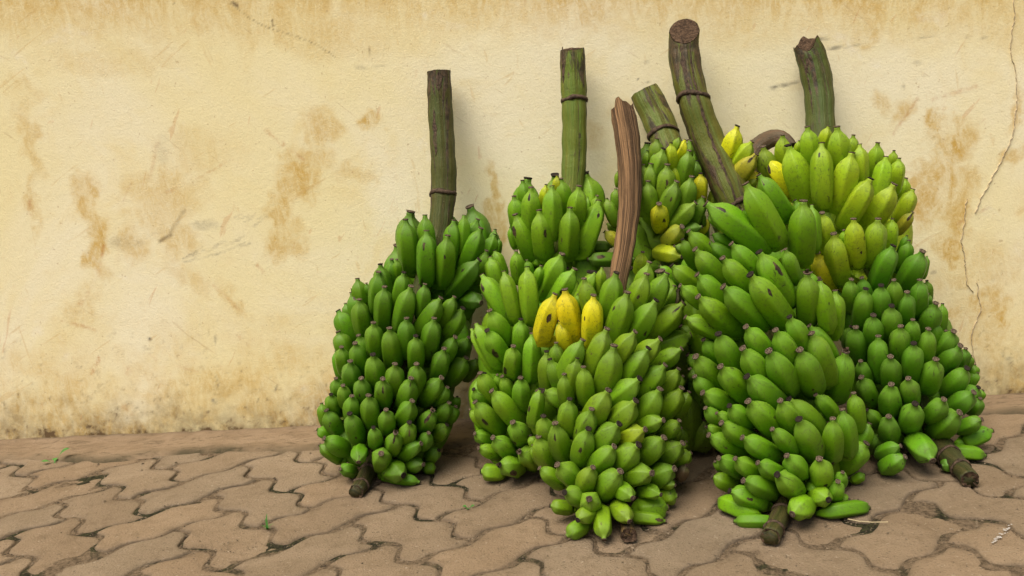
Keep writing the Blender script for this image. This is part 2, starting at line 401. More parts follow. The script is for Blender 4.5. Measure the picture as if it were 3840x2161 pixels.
# ------------------------------------------------------------------ wall, with its stains laid where they are on the plaster
def nonuni(a, lo, hi, b, n): return np.concatenate([np.linspace(a, lo, 14)[:-1], np.linspace(lo, hi, n), np.linspace(hi, b, 14)[1:]])
sx = nonuni(-6.0, -1.12, 1.12, 6.0, 660); sz = np.concatenate([np.linspace(-.06, 1.08, 350), np.linspace(1.08, 3.0, 14)[1:]])
X, Z = np.meshgrid(sx, sz); Yw = wall_y(X)
px, py = to_px(X, Yw, Z)
wx = (fbm(px / 70, py / 70, 1, 4) - .5); wy = (fbm(px / 70, py / 70, 2, 4) - .5)
qx = px + wx * 110; qy = py + wy * 110
wx2 = (fbm(px / 22, py / 22, 4, 3) - .5) * 34; wy2 = (fbm(px / 22, py / 22, 5, 3) - .5) * 34
qx += wx2; qy += wy2
och = np.zeros_like(X); gri = np.zeros_like(X); red = np.zeros_like(X); gry = np.zeros_like(X)
def blob(acc, x, y, rx, ry, rot=0, s=1., hard=1.6, exact=False):
    a = math.radians(rot); dx = (px if exact else qx) - x; dy = (py if exact else qy) - y
    u = (dx * math.cos(a) + dy * math.sin(a)) / rx; v = (-dx * math.sin(a) + dy * math.cos(a)) / ry
    m = np.clip((1.15 - np.sqrt(u * u + v * v)) * hard, 0, 1) * s
    np.maximum(acc, m, out=acc)
def stroke(acc, pts, w, s=1.):
    for (x0, y0), (x1, y1) in zip(pts[:-1], pts[1:]):
        dx, dy = x1 - x0, y1 - y0; L2 = dx * dx + dy * dy
        t = np.clip(((px - x0) * dx + (py - y0) * dy) / L2, 0, 1)
        d = np.hypot(px + wx2 * .25 - (x0 + t * dx), py + wy2 * .25 - (y0 + t * dy))
        np.maximum(acc, np.clip(1.4 - d / w, 0, 1) * s, out=acc)
far = fbm(X * 1.7, Z * 1.7, 40, 4)
top = np.clip((250 - qy - 120 * far) / 330, 0, 1)
och = np.maximum(och, np.minimum(top, .72) * .85 * np.clip(1.25 - .9 * np.clip((-qy - 60) / 500, 0, 1) * fbm(px / 300, py / 200, 77, 3) * 2, .15, 1))
for b in [(900, 70, 700, 110, 8, .34), (1210, 470, 80, 90, 0, .45), (1150, 590, 110, 55, 10, .42), (1120, 690, 85, 85, 0, .62), (1060, 790, 60, 85, 15, .62), (1040, 900, 55, 70, 0, .5), (1110, 900, 60, 60, 0, .35),
          (1390, 460, 55, 38, 20, .6), (1330, 655, 90, 40, 10, .3), (330, 770, 40, 110, 0, .55), (360, 930, 55, 130, -4, .62), (300, 700, 45, 60, 0, .4), (110, 540, 45, 150, -14, .36), (120, 760, 30, 140, -6, .34),
          (620, 720, 160, 110, 0, .36), (580, 800, 130, 60, 0, .3), (650, 890, 120, 70, 30, .36), (490, 920, 60, 90, 0, .38), (740, 560, 180, 90, 0, .2), (100, 350, 60, 60, 0, .25), (400, 230, 300, 60, 0, .2),
          (1845, 720, 26, 130, 0, .55), (1850, 850, 38, 90, 0, .5), (1290, 1210, 40, 40, 0, .3), (300, 1160, 60, 100, 8, .3), (700, 1040, 130, 40, 40, .25), (880, 1130, 110, 22, 45, .3),
          (3509, 447, 45, 40, 0, .65), (3534, 620, 80, 150, 0, .62), (3620, 520, 60, 100, 0, .68), (3472, 790, 70, 110, 10, .62), (3590, 800, 70, 120, 0, .58), (3450, 660, 40, 90, 20, .5), (3298, 400, 40, 60, 0, .38), (3372, 430, 40, 70, 15, .45),
          (3280, 124, 28, 60, 0, .42), (3559, 941, 55, 60, 0, .7), (3640, 690, 60, 60, 0, .45), (3703, 1128, 55, 85, 10, .62), (3766, 1180, 36, 70, 0, .62), (3780, 590, 40, 40, 0, .42), (3820, 420, 40, 90, 0, .45), (3560, 1060, 120, 60, 0, .3), (3700, 980, 140, 110, 0, .3),
          (3590, 1190, 70, 12, 0, .42), (3760, 1330, 40, 40, 0, .4), (3260, 900, 60, 90, 0, .3), (2480, 560, 50, 50, 0, .2), (2220, 500, 50, 60, 0, .3), (2330, 400, 60, 40, 0, .2), (3000, 330, 60, 30, 0, .2), (2260, 820, 40, 50, 0, .3), (1720, 880, 60, 60, 0, .2), (2700, 560, 26, 60, 0, .3)]:
    blob(och, *b)
# bottom grime
basepy = np.interp(px, [0, 750, 1190, 3700], [1667, 1647, 1625, 1498])
hgt = basepy - py + (fbm(px / 60, py / 60, 8, 4) - .5) * 150 + (fbm(px / 14, py / 14, 19, 3) - .5) * 60
gri = np.clip((210 - hgt) / 290, 0, 1) ** 1.2 * .85 + np.clip((30 - hgt) / 40, 0, 1) * .4
och = np.maximum(och, np.clip((520 - hgt) / 480, 0, 1) * .62 * np.clip(fbm(px / 120, py / 90, 23, 3) * 2.4 - .5, 0, 1))
gri += np.clip((fbm(px / 17, py / 17, 51, 4) - .66) * 5, 0, 1) * np.clip((620 - hgt) / 600, 0, 1) * .5
gri = np.clip(gri, 0, .95)
for pts, w, s in [([(1000, 490), (1065, 545)], 9, .75), ([(1065, 545), (1140, 600)], 5, .5), ([(740, 670), (870, 598)], 4, .55), ([(462, 752), (500, 680)], 4, .55), ([(558, 670), (595, 530)], 9, .28), ([(610, 730), (660, 705)], 8, .4), ([(115, 800), (112, 760)], 10, .6),
                  ([(236, 1202), (310, 1222), (360, 1236)], 7, .5), ([(345, 1398), (370, 1345)], 8, .85), ([(370, 1030), (390, 920)], 7, .5), ([(800, 1070), (910, 1175)], 6, .3), ([(965, 995), (990, 1020)], 6, .5), ([(895, 1260), (925, 1300)], 8, .4), ([(330, 1100), (300, 1140)], 8, .4),
                  ([(480, 1390), (480, 1400)], 12, .4), ([(560, 1330), (640, 1400)], 5, .3), ([(650, 1370), (740, 1395)], 4, .3), ([(470, 1530), (485, 1545)], 12, .5), ([(3350, 505), (3412, 412), (3440, 370)], 6, .5), ([(3500, 372), (3660, 325)], 8, .35), ([(3590, 840), (3720, 770)], 6, .45), ([(3600, 1190), (3665, 1192)], 5, .4)]:
    stroke(red, pts, w, s)
for k in range(26):
    x0, y0 = 690 + (k % 13) * 17 + random.uniform(-8, 8), 990 - (k % 13) * 5 - 26 * (k // 13) + random.uniform(-7, 7)
    stroke(gry, [(x0, y0), (x0 + random.uniform(20, 48), y0 - random.uniform(10, 20))], 3.2, random.uniform(.25, .6))
for k in range(9):
    x0, y0 = 880 + k * 12, 830 + random.uniform(-14, 30)
    stroke(gry, [(x0, y0), (x0 + 30, y0 - 14)], 3.5, .25)
for b in [(562, 1273, 8, 9, 0, .9), (808, 1275, 5, 22, 0, .5), (805, 1503, 16, 9, 20, .7), (905, 1392, 6, 5, 0, .8), (1035, 1456, 5, 14, 20, .6), (1355, 255, 26, 9, 10, .5), (1420, 250, 40, 4, -10, .3), (2928, 322, 45, 7, -8, .75), (2975, 312, 30, 6, -14, .5), (2905, 335, 18, 5, 0, .5),
          (3082, 147, 30, 9, 0, .55), (3130, 180, 32, 8, -10, .6), (3200, 172, 40, 5, -14, .4), (3460, 140, 60, 6, -4, .3), (3628, 140, 12, 8, 0, .4), (3690, 142, 14, 7, 0, .4), (3440, 235, 20, 10, 0, .25), (2425, 234, 14, 7, 0, .35), (2430, 310, 8, 5, 0, .6), (2395, 298, 4, 4, 0, .8), (770, 845, 60, 22, 0, .3), (470, 910, 70, 30, 0, .25), (3388, 325, 8, 14, 0, .5), (3760, 1330, 8, 14, 0, .5), (3780, 1345, 16, 6, 0, .6), (3500, 1022, 12, 9, 0, .7), (650, 15, 4, 4, 0, .9), (610, 560, 30, 60, 0, .15)]:
    blob(gry, *b, exact=True)
for pts, w, s in [([(850, 12), (878, 22), (940, 70), (1005, 105), (1120, 140), (1190, 170), (1258, 216)], 2.4, .5), ([(872, 12), (890, 22)], 7, .7), ([(1020, 75), (1025, 95)], 3, .7), ([(1385, 180), (1395, 228)], 2.5, .5), ([(800, 820), (560, 880)], 3, .12), ([(690, 790), (640, 870)], 8, .3), ([(640, 880), (600, 905)], 8, .5)]:
    stroke(gri, pts, w, s)
# plaster relief
dY = .0012 * (fbm(X * 5, Z * 5, 61, 3) - .5) + .00015 * (fbm(X * 40, Z * 40, 62, 3) - .5) + .0002 * (fbm(X * 120, Z * 120, 63, 2) - .5)
foot = np.clip((.045 - Z + .02 * (fbm(X * 12, Z * 3, 64, 3) - .5)) / .012, 0, 1)
dY = dY + foot * 0
Yv = Yw + dY
nz, nx = X.shape
Vf = np.stack([X, Yv, Z], -1).reshape(-1, 3)
idx = np.arange(nx * nz).reshape(nz, nx)
F = np.stack([idx[:-1, :-1], idx[:-1, 1:], idx[1:, 1:], idx[1:, :-1]], -1).reshape(-1, 4)
nb = len(Vf)
back = np.array([[-6, wall_y(-6) + .22, -.06], [6, wall_y(6) + .22, -.06], [6, wall_y(6) + .22, 3.0], [-6, wall_y(-6) + .22, 3.0]])
me = bpy.data.meshes.new("wall")
bf = [[nb, nb + 3, nb + 2, nb + 1], list(idx[-1, :]) + [nb + 2, nb + 3], [nb + 1, nb + 2] + list(idx[::-1, -1]), list(idx[:, 0]) + [nb + 3, nb], list(idx[0, ::-1]) + [nb, nb + 1]]
me.from_pydata(np.concatenate([Vf, back]).tolist(), [], F.tolist() + [list(map(int, f)) for f in bf])
ca = me.color_attributes.new("stain", 'FLOAT_COLOR', 'POINT')
cols = np.zeros((nb + 4, 4), np.float32); cols[:nb] = np.stack([och, gri, red, gry], -1).reshape(-1, 4)
ca.data.foreach_set("color", cols.ravel())
me.polygons.foreach_set("use_smooth", [True] * len(me.polygons))
me.materials.append(M_WALL)
wall = bpy.data.objects.new("wall", me); SC.collection.objects.link(wall)
tag(wall, "long cream plastered wall with ochre stains and a grimy foot", "wall")
def crack(pts, w):
    P3 = []
    for a, b in zip(pts[:-1], pts[1:]):
        n = max(2, int(math.hypot(b[0] - a[0], b[1] - a[1]) / 9))
        for k in range(n): P3.append((a[0] + (b[0] - a[0]) * k / n + random.uniform(-3, 3), a[1] + (b[1] - a[1]) * k / n))
    P3.append(pts[-1]); vs, fs = [], []
    for k, (x, y) in enumerate(P3):
        ww = w * random.uniform(.35, 1.5) * (0.3 if k in (0, len(P3) - 1) else 1)
        for s in (-1, 1):
            q = on_wall(x + s * ww, y); q[1] -= .0022; vs.append(q)
        q = on_wall(x, y); q[1] += .004; vs.append(q)
        if k: a = 3 * (k - 1); b = 3 * k; fs += [(a, a + 2, b + 2, b), (a + 2, a + 1, b + 1, b + 2), (a, b, b + 1, a + 1)]
    return new_obj("crack", vs, fs, M_CRACK, wall, smooth=False)
crack([(3800, -60), (3800, 0), (3805, 62), (3792, 124), (3788, 199), (3801, 248), (3813, 310), (3811, 372), (3807, 435), (3795, 515), (3751, 608), (3708, 689), (3677, 745), (3655, 800)], .42)
crack([(3624, 745), (3615, 838), (3604, 900), (3617, 975), (3621, 1024), (3625, 1066), (3650, 1095)], .5)
crack([(3664, 1053), (3666, 1107), (3679, 1152), (3658, 1210), (3641, 1260), (3646, 1297), (3658, 1368)], .55)

# ------------------------------------------------------------------ bananas
S = W0 / 2576.0
RPROF_T = np.array([0, .02, .05, .08, .12, .17, .23, .30, .40, .55, .68, .78, .85, .91, .955, 1.0])
RPROF_R = np.array([.25, .25, .275, .40, .61, .79, .905, .965, .995, 1.0, .99, .95, .87, .70, .47, .33])
RPROF_B = np.array([.25, .25, .29, .49, .72, .87, .95, .985, 1.0, 1.0, .99, .95, .87, .70, .47, .33])
NSEG = 20
class Bunch:
    def __init__(s, label, rows, base, col):
        rows = sorted(rows); s.ry = [r[0] * S for r in rows]; s.rc = [r[1] * S for r in rows]; s.rr = [r[2] * S for r in rows]; s.rY = [r[3] for r in rows]
        s.root = empty("banana_bunch", base); s.base = np.array(base); s.col = col; s.n = 0
        tag(s.root, label, "banana bunch", "banana bunches stood against the wall")
        s.fruit = []
    def at(s, y): return (np.interp(y, s.ry, s.rc), np.interp(y, s.ry, s.rr), np.interp(y, s.ry, s.rY))
    def axis(s, y):
        c, r, Y = s.at(y); return at_y(c, y, Y), r * Y / FPX
    def surf(s, x, y, k=1.0):
        c, r, Y = s.at(y); u = min(1.0, abs(x - c) / r); f = math.sqrt(1 - u * u)
        return Y - k * r * (Y / FPX) * f, f
def unit(v): return v / (np.linalg.norm(v) + 1e-12)
def clamp_pt(p, rad):
    o = np.array([0, 0, CAMZ]); d = p - o
    if p[2] < rad * .92 + .001:
        t = (rad * .92 + .001 - CAMZ) / d[2]
        if 0 < t < 1.2: p = o + d * t
    lim = wall_y(p[0]) - rad - .003
    if p[1] > lim: p = o + d * (lim / p[1])
    return p
def fruit_mesh(bn, T, E, wid, outdir, axis_pt, color, spot=None, label=None, ridge=None, bow=.13, tipped=True, dried=False, blunt=0.):
    """one banana from its blossom end T to the seat E, with a short neck on to the stalk"""
    ch = E - T; L = np.linalg.norm(ch); t_ = ch / L
    n = outdir - t_ * np.dot(outdir, t_)
    n = unit(n) if np.linalg.norm(n) > .15 else np.zeros(3)
    Mid = (T + E) * .5 + n * L * bow * 2
    ped = E + unit(axis_pt - E) * min(np.linalg.norm(axis_pt - E) * .9, L * .30)
    P = []
    for t in RPROF_T:
        if t <= .86: q = t / .86; P.append((1 - q) ** 2 * T + 2 * q * (1 - q) * Mid + q * q * E)
        else: q = (t - .86) / .14; P.append(E + (ped - E) * q)
    P = np.array(P)
    PR = RPROF_R * (1 - blunt) + RPROF_B * blunt
    need = RPROF_R * wid * .5 * .96 - P[:, 2]; need = need[:-2].max()
    if need > 0:
        d = np.array([0, 0, CAMZ]) - P.mean(0); sh = d * min(need / max(d[2], .1), .07)
        P = P + sh
    tan = np.gradient(P, axis=0); tan /= np.linalg.norm(tan, axis=1)[:, None]
    ridge = random.uniform(.45, .9) * (1 - .3 * blunt) if ridge is None else ridge
    ph = random.uniform(0, 2 * math.pi / 5)
    loc = (np.array([0, .13, .5, .87])[None, :] + np.arange(5)[:, None]).ravel() * 2 * math.pi / 5
    th = loc - math.pi + ph
    rel = np.mod(loc, 2 * math.pi / 5) - math.pi / 5
    pent = math.cos(math.pi / 5) / np.cos(rel) * 1.10
    jit = 1 + .05 * np.sin(th + random.uniform(0, 6)) 
    V = np.zeros((len(P) * NSEG, 3)); UV = np.zeros((len(P) * NSEG, 2))
    eye = np.array([0, 0, CAMZ])
    for k, (c, tg, rr) in enumerate(zip(P, tan, PR)):
        e1 = eye - c; e1 = unit(e1 - tg * np.dot(e1, tg)); e2 = np.cross(tg, e1)
        rg = ridge * (1.25 if .08 < RPROF_T[k] < .4 else 1.0) * (0.35 if k < 2 else 1)
        rad = rr * wid * .5 * ((1 - rg) + rg * pent) * jit
        V[k * NSEG:(k + 1) * NSEG] = c + rad[:, None] * (np.cos(th)[:, None] * e1 + np.sin(th)[:, None] * e2)
        UV[k * NSEG:(k + 1) * NSEG, 0] = th / (2 * math.pi) + .5; UV[k * NSEG:(k + 1) * NSEG, 1] = RPROF_T[k]
    V[:, 2] = np.maximum(V[:, 2], .0018)
    F = []
    for k in range(len(P) - 1):
        for a in range(NSEG):
            b = (a + 1) % NSEG; F.append((k * NSEG + a, k * NSEG + b, (k + 1) * NSEG + b, (k + 1) * NSEG + a))
    F.append(tuple(range(NSEG))[::-1])
    F.append(tuple(range((len(P) - 1) * NSEG, len(P) * NSEG)))
    o = new_obj("banana", V - bn.base, F, M_BAN, bn.root, uv=UV)
    o.color = (*color, 1); o["spot"] = [float(x) for x in (spot or (0, 0, -1))]
    if label: o["label"] = label
    if tipped:
        tg = tan[0]; c0 = P[0]; R = RPROF_R[0] * wid * .5
        e1 = eye - c0; e1 = unit(e1 - tg * np.dot(e1, tg)); e2 = np.cross(tg, e1)
        ns = 10; vs, uvs = [], []
        tl = np.array([random.uniform(-.12, .12), random.uniform(-.12, .12)])
        prof = [(1.03, .10, 0), (1.12, -.10, .2), (1.20, -.30, .33), (.90, -.34, .5), (.48, -.22, .75)]
        for rr, dz, vv in prof:
            for a in range(ns):
                an = 2 * math.pi * a / ns; jj = 1 + (.07 * math.sin(a * 2.3 + bn.n) if vv > .1 else 0)
                q = c0 + tg * R * (dz + (tl[0] * math.cos(an) + tl[1] * math.sin(an))) + R * rr * jj * (math.cos(an) * e1 + math.sin(an) * e2)
                vs.append(q - bn.base); uvs.append((a / ns, vv))
        vs.append(c0 - tg * R * .12 - bn.base); uvs.append((0, 1))
        fs = [(k * ns + a, (k + 1) * ns + a, (k + 1) * ns + (a + 1) % ns, k * ns + (a + 1) % ns) for k in range(4) for a in range(ns)]
        fs += [(4 * ns + a, 5 * ns, 4 * ns + (a + 1) % ns) for a in range(ns)]
        vs = np.array(vs); vs[:, 2] = np.maximum(vs[:, 2], .001 - bn.base[2])
        new_obj("blossom_end", vs, fs, M_TIP, o, uv=uvs)
        if dried:
            vs, fs = [], []
            for q in range(5):
                d = unit(-tg + .9 * np.array([random.uniform(-1, 1) for _ in range(3)])); sd_ = unit(np.cross(d, e1 + .3)) * R * .35
                b0 = c0 - tg * R * .2; m = b0 + d * R * 1.0 + sd_ * random.uniform(-1, 1); e_ = m + unit(d + np.array([0, 0, -.6])) * R * .8
                i0 = len(vs); vs += [b0 - sd_, b0 + sd_, m + sd_ * .9, m - sd_ * .9, e_]; fs += [(i0, i0 + 1, i0 + 2, i0 + 3), (i0 + 3, i0 + 2, i0 + 4)]
            new_obj("dried_flower", np.array(vs) - bn.base, fs, M_DRY, o, smooth=False)
    bn.n += 1
    return o
YEL, ORG, LIM, OLV = (.62, .60, .008), (.68, .58, .006), (.36, .47, .010), (.33, .33, .02)
def jitter(c, k=.13):
    f = 1 + random.uniform(-k, k); w = random.uniform(-.12, .12)
    return (c[0] * f * (1 + w), c[1] * f, c[2] * f)
def place(bn, ox, oy, sc, items):
    for it in items:
        tx, ty, bx, by, w = it[:5]; fl = it[5] if len(it) > 5 else ''; sp_ = it[6] if len(it) > 6 else None
        tx, ty, bx, by, w = ox + tx * sc, oy + ty * sc, ox + bx * sc, oy + by * sc, w * sc
        Yt, f = bn.surf(tx, ty)
        if 'h' in fl: Yt += .35 * bn.at(ty)[1] * Yt / FPX          # sits deeper in the bunch
        wm = 1.05 * w * Yt / FPX
        d = np.array([tx - bx, ty - by]); c = np.linalg.norm(d) + 1e-6
        pull = min(.38 * w, c * .3)
        ex, ey = bx + d[0] / c * pull, by + d[1] / c * pull
        Lpx = 2.6 * w; cc = math.hypot(tx - ex, ty - ey)
        frac = (ty - bn.ry[0]) / (bn.ry[-1] - bn.ry[0])
        kL = float(np.interp(frac, [0, .3, .55, .82], [.86, .76, .52, .30]))
        if 'p' in fl: kL = .2
        if 'e' in fl: kL = .95
        Lc = max(cc, kL * Lpx)
        ex, ey = tx - d[0] / c * Lc, ty - d[1] / c * Lc
        dep = max(math.sqrt(max(Lpx * Lpx - Lc * Lc, 0)), .16 * Lpx * f); dep = min(dep, .85 * Lpx)
        if f < .5: dep *= (.3 + 1.4 * f)
        T = at_y(tx, ty, Yt); E_ = at_y(ex, ey, Yt + dep * Yt / FPX)
        T = clamp_pt(T, wm * .16); E_ = clamp_pt(E_, wm * .42)
        ax, _ = bn.axis(ey + .3 * w)
        outd = unit((T + E_) * .5 - ax); low = min(T[2], E_[2]) < .05
        outd = unit(outd * .12 + unit(np.array([0, 0, CAMZ]) - T) * (1.0 if f > .3 else .6) + np.array([0, 0, .12 if low else -.04]))
        col = bn.col((ty, tx)) if callable(bn.col) else bn.col
        lab = None
        if 'y' in fl: col, lab = YEL, "ripe yellow banana"
        elif 'o' in fl: col, lab = ORG, "ripe golden yellow banana"
        elif 'm' in fl: col = (.24, .345, .006)
        elif 'l' in fl: col = LIM
        elif 'v' in fl: col = OLV
        elif 'b' in fl: col, lab = (.10, .065, .035), "dried brown banana"
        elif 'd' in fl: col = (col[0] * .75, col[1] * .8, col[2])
        spot = None
        if sp_:
            sx_, sy_, ss = ox + sp_[0] * sc, oy + sp_[1] * sc, sp_[2]
            full = np.array([bx - tx, by - ty]); fl2 = np.dot(full, full)
            q = np.array([sx_ - tx, sy_ - ty]); tt = np.dot(q, full) / fl2
            lat_ = (q[0] * full[1] - q[1] * full[0]) / math.sqrt(fl2) / (w * .5)
            spot = (.5 - math.asin(max(-.85, min(.85, lat_))) / (2 * math.pi) * 1.0, min(.85, max(.05, tt * .86)), ss)
        bow = .105
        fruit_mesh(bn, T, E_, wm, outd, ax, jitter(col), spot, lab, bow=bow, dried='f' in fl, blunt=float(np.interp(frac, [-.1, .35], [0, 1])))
def fill(bn, ytop, ybot, wpx, azs, kR, step=1.05, seed=1, tilt=.75):
    """the fruit on the side turned to the wall and deeper in the bunch"""
    r = random.Random(seed); y = ytop; row = 0
    while y < ybot:
        A, R = bn.axis(y); wm = wpx * S * A[1] / FPX; L = 2.5 * wm
        na = max(5, int(2 * math.pi * R * kR / (wm * 1.05)))
        for q in range(na):
            az = 2 * math.pi * (q + .5 * (row % 2)) / na + r.uniform(-.1, .1)
            rad = np.array([math.sin(az), -math.cos(az), 0])
            if not azs(-rad[1], rad[0]): continue
            T = A + rad * R * kR + np.array([0, 0, L * .12]); E_ = A + rad * R * kR * .62 - np.array([0, 0, L * tilt])
            if T[1] > wall_y(T[0]) - .5 * wm: T[1] = wall_y(T[0]) - .5 * wm
            if E_[1] > wall_y(E_[0]) - .5 * wm: E_[1] = wall_y(E_[0]) - .5 * wm
            if T[2] < wm * .5: continue
            E_[2] = max(E_[2], wm * .48)
            if np.linalg.norm(T - E_) < .4 * L: continue
            outd = unit(rad * .8 + np.array([0, 0, -.5]))
            col = bn.col((y, A[0])) if callable(bn.col) else bn.col
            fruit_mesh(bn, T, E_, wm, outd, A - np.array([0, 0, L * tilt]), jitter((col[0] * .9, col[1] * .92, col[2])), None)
        y += wpx * S * step; row += 1
def tube(bn, name, pts, radii, mat, parent, color=None, nseg=22, tear=0., slant=0., seed=0, cap=True):
    r = random.Random(seed); P = np.array(pts); radii = np.array(radii)
    # resample
    seg = np.r_[0, np.cumsum(np.linalg.norm(np.diff(P, axis=0), axis=1))]; n = max(14, int(seg[-1] / .008))
    tt = np.linspace(0, seg[-1], n)
    sm = np.stack([np.interp(tt, seg, P[:, k]) for k in range(3)], 1); rr = np.interp(tt, seg, radii)
    for _ in range(5): sm[1:-1] = .25 * sm[:-2] + .5 * sm[1:-1] + .25 * sm[2:]; rr[1:-1] = .25 * rr[:-2] + .5 * rr[1:-1] + .25 * rr[2:]
    tan = np.gradient(sm, axis=0); tan /= np.linalg.norm(tan, axis=1)[:, None]
    V, UV, F = [], [], []
    ring_prof = [r.uniform(-.05, .05) for _ in range(nseg)]
    for k in range(n):
        e1 = np.array([0, -1., 0]); e1 = unit(e1 - tan[k] * np.dot(e1, tan[k])); e2 = np.cross(tan[k], e1)
        for a in range(nseg):
            an = 2 * math.pi * a / nseg
            q = rr[k] * (1 + ring_prof[a] * .8 + .02 * math.sin(k * .4 + a) + .022 * math.sin(k * 1.1 + seed) + .03 * (r.random() - .5))
            v = sm[k] + q * (math.cos(an) * e1 + math.sin(an) * e2)
            fade = max(0, 1 - k / 6)
            v = v + tan[k] * fade * (slant * rr[k] * (math.cos(an) + .25 * math.sin(an)) + tear * rr[k] * (abs(math.sin(an * 1.5 + seed)) + .7 * r.random()))
            fb = max(0, 1 - (n - 1 - k) / 2.5); v = v + tan[k] * fb * rr[k] * .35 * (r.random() - .6) + (v - sm[k]) * fb * .12 * r.random()
            V.append(v); UV.append((a / nseg, k / n))
    for k in range(n - 1):
        for a in range(nseg):
            b = (a + 1) % nseg; F.append((k * nseg + a, (k + 1) * nseg + a, (k + 1) * nseg + b, k * nseg + b))
    F.append(tuple(range((n - 1) * nseg, n * nseg))[::-1])
    V = np.array(V); V[:, 2] = np.maximum(V[:, 2], .002)
    o = new_obj(name, V - bn.base, F, mat, parent, uv=UV)
    if color: o.color = (*color, 1)
    if cap:
        top = V[:nseg]; c = top.mean(0) + tan[0] * rr[0] * (.10 + tear * .5)
        vs = [v - bn.base for v in (top * .97 + c * .03 - tan[0] * .0006)] + [v - bn.base for v in (top * .45 + c * .55 + tan[0] * rr[0] * .06)] + [c - bn.base]
        fs = [(a, (a + 1) % nseg, nseg + (a + 1) % nseg, nseg + a) for a in range(nseg)] + [(nseg + a, nseg + (a + 1) % nseg, 2 * nseg) for a in range(nseg)]
        new_obj("cut_face", vs, fs, M_CUT, o)
        bot = V[-nseg:]; c = bot.mean(0) + tan[-1] * .0012
        vs = [v - bn.base for v in (bot * .96 + c * .04 + tan[-1] * .0010)] + [v - bn.base for v in (bot * .5 + c * .5 - tan[-1] * rr[-1] * .12)] + [c - tan[-1] * rr[-1] * .2 - bn.base]
        fs = [(a, nseg + a, nseg + (a + 1) % nseg, (a + 1) % nseg) for a in range(nseg)] + [(nseg + a, 2 * nseg, nseg + (a + 1) % nseg) for a in range(nseg)]
        new_obj("cut_face", vs, fs, M_CUT, o)
    return o, sm, rr, tan
def scar_ring(bn, parent, c, tg, rad, tilt=.0, phase=0., th=.0024, seed=0, arc=(0, 2 * math.pi)):
    r = random.Random(seed); ns = 30; nc = 5; V, F = [], []
    e1 = np.array([0, -1., 0]); e1 = unit(e1 - tg * np.dot(e1, tg)); e2 = np.cross(tg, e1)
    for a in range(ns):
        an = 2 * math.pi * a / ns; d = math.cos(an) * e1 + math.sin(an) * e2
        cc = c + d * rad + tg * rad * (tilt * math.cos(an - phase) + .06 * math.sin(3 * an + seed))
        t = th * r.uniform(.7, 1.3)
        for b in range(nc):
            bn_ = 2 * math.pi * b / nc; V.append(cc + t * (math.cos(bn_) * d * .75 + 1.7 * math.sin(bn_) * tg) - bn.base)
    for a in range(ns):
        for b in range(nc):
            a2, b2 = (a + 1) % ns, (b + 1) % nc; F.append((a * nc + b, a * nc + b2, a2 * nc + b2, a2 * nc + b))
    return new_obj("leaf_scar", V, F, M_SCAR, parent)
def stalk(bn, pts, fib=False, color=(.085, .115, .025), tear=0., slant=0., rings=(), seed=0, splits=()):
    """pts: (x, y, width) in 2576-wide photo units plus distance Y"""
    P = [clamp_pt(at_y(x * S, y * S, Y), w * S * Y / FPX * .5) for x, y, w, Y in pts]; R = [w * S * Y / FPX * .5 for x, y, w, Y in pts]
    o, sm, rr, tan = tube(bn, "stalk", P, R, M_FIB if fib else M_STALK, bn.root, color, tear=tear, slant=slant, seed=seed)
    for (ry, tilt, ph) in rings:
        ys = [to_px(*p)[1] / S for p in sm]; k = int(np.argmin([abs(y - ry) for y in ys]))
        scar_ring(bn, o, sm[k], tan[k], rr[k] * 1.02, tilt, ph, seed=int(ry))
    for (f0, f1, a0, a1, wd) in splits:          # dry splits in the skin, seen as dark grooves with pale lips
        n = len(sm); k0, k1 = int(f0 * n), int(f1 * n); vs, fs = [], []
        for k in range(k0, k1 + 1):
            t = (k - k0) / max(1, k1 - k0); an = a0 + (a1 - a0) * t + .03 * math.sin(k * 1.7); e1 = np.array([0, -1., 0]); e1 = unit(e1 - tan[k] * np.dot(e1, tan[k])); e2 = np.cross(tan[k], e1)
            ww = wd * math.sin(math.pi * min(1, max(.04, t))) ** .5 * (.6 + .8 * ((k * 37) % 11) / 11) / rr[k]
            for q, h_ in ((-1, 1.012), (-.35, 1.05), (0, .99), (.35, 1.05), (1, 1.012)): vs.append(sm[k] + rr[k] * h_ * (math.cos(an + q * ww) * e1 + math.sin(an + q * ww) * e2) - bn.base)
            if k > k0:
                for q in range(4): i0 = 5 * (k - k0 - 1) + q; fs.append((i0, i0 + 5, i0 + 6, i0 + 1))
        new_obj("split", vs, fs, M_SCAR, o)
    return o

# ------------------------------------------------------------------ the seven bunches
b1 = Bunch("leftmost bunch of deep green bananas leaning on the wall, its dark stalk upright",
    [(545, 1112, 128, 1.67), (700, 1068, 172, 1.64), (850, 1022, 178, 1.615), (1000, 988, 172, 1.575), (1130, 955, 155, 1.535), (1235, 945, 105, 1.50)], (-.26, 1.52, 0), (.096, .240, .003))
b2 = Bunch("pale green bunch squeezed behind the one with golden fruit, straight ringed stalk",
    [(445, 1405, 118, 1.635), (600, 1400, 124, 1.62), (700, 1345, 148, 1.56), (850, 1318, 150, 1.53), (1000, 1305, 140, 1.505), (1210, 1310, 112, 1.485)], (-.01, 1.56, 0), (.168, .345, .008))
b3 = Bunch("front centre bunch with three golden bananas and a brown fibrous stalk",
    [(690, 1560, 170, 1.44), (800, 1545, 190, 1.41), (950, 1540, 195, 1.385), (1100, 1540, 200, 1.36), (1200, 1535, 182, 1.32), (1300, 1530, 135, 1.265), (1365, 1520, 80, 1.24)], (.11, 1.30, 0), (.150, .290, .005))
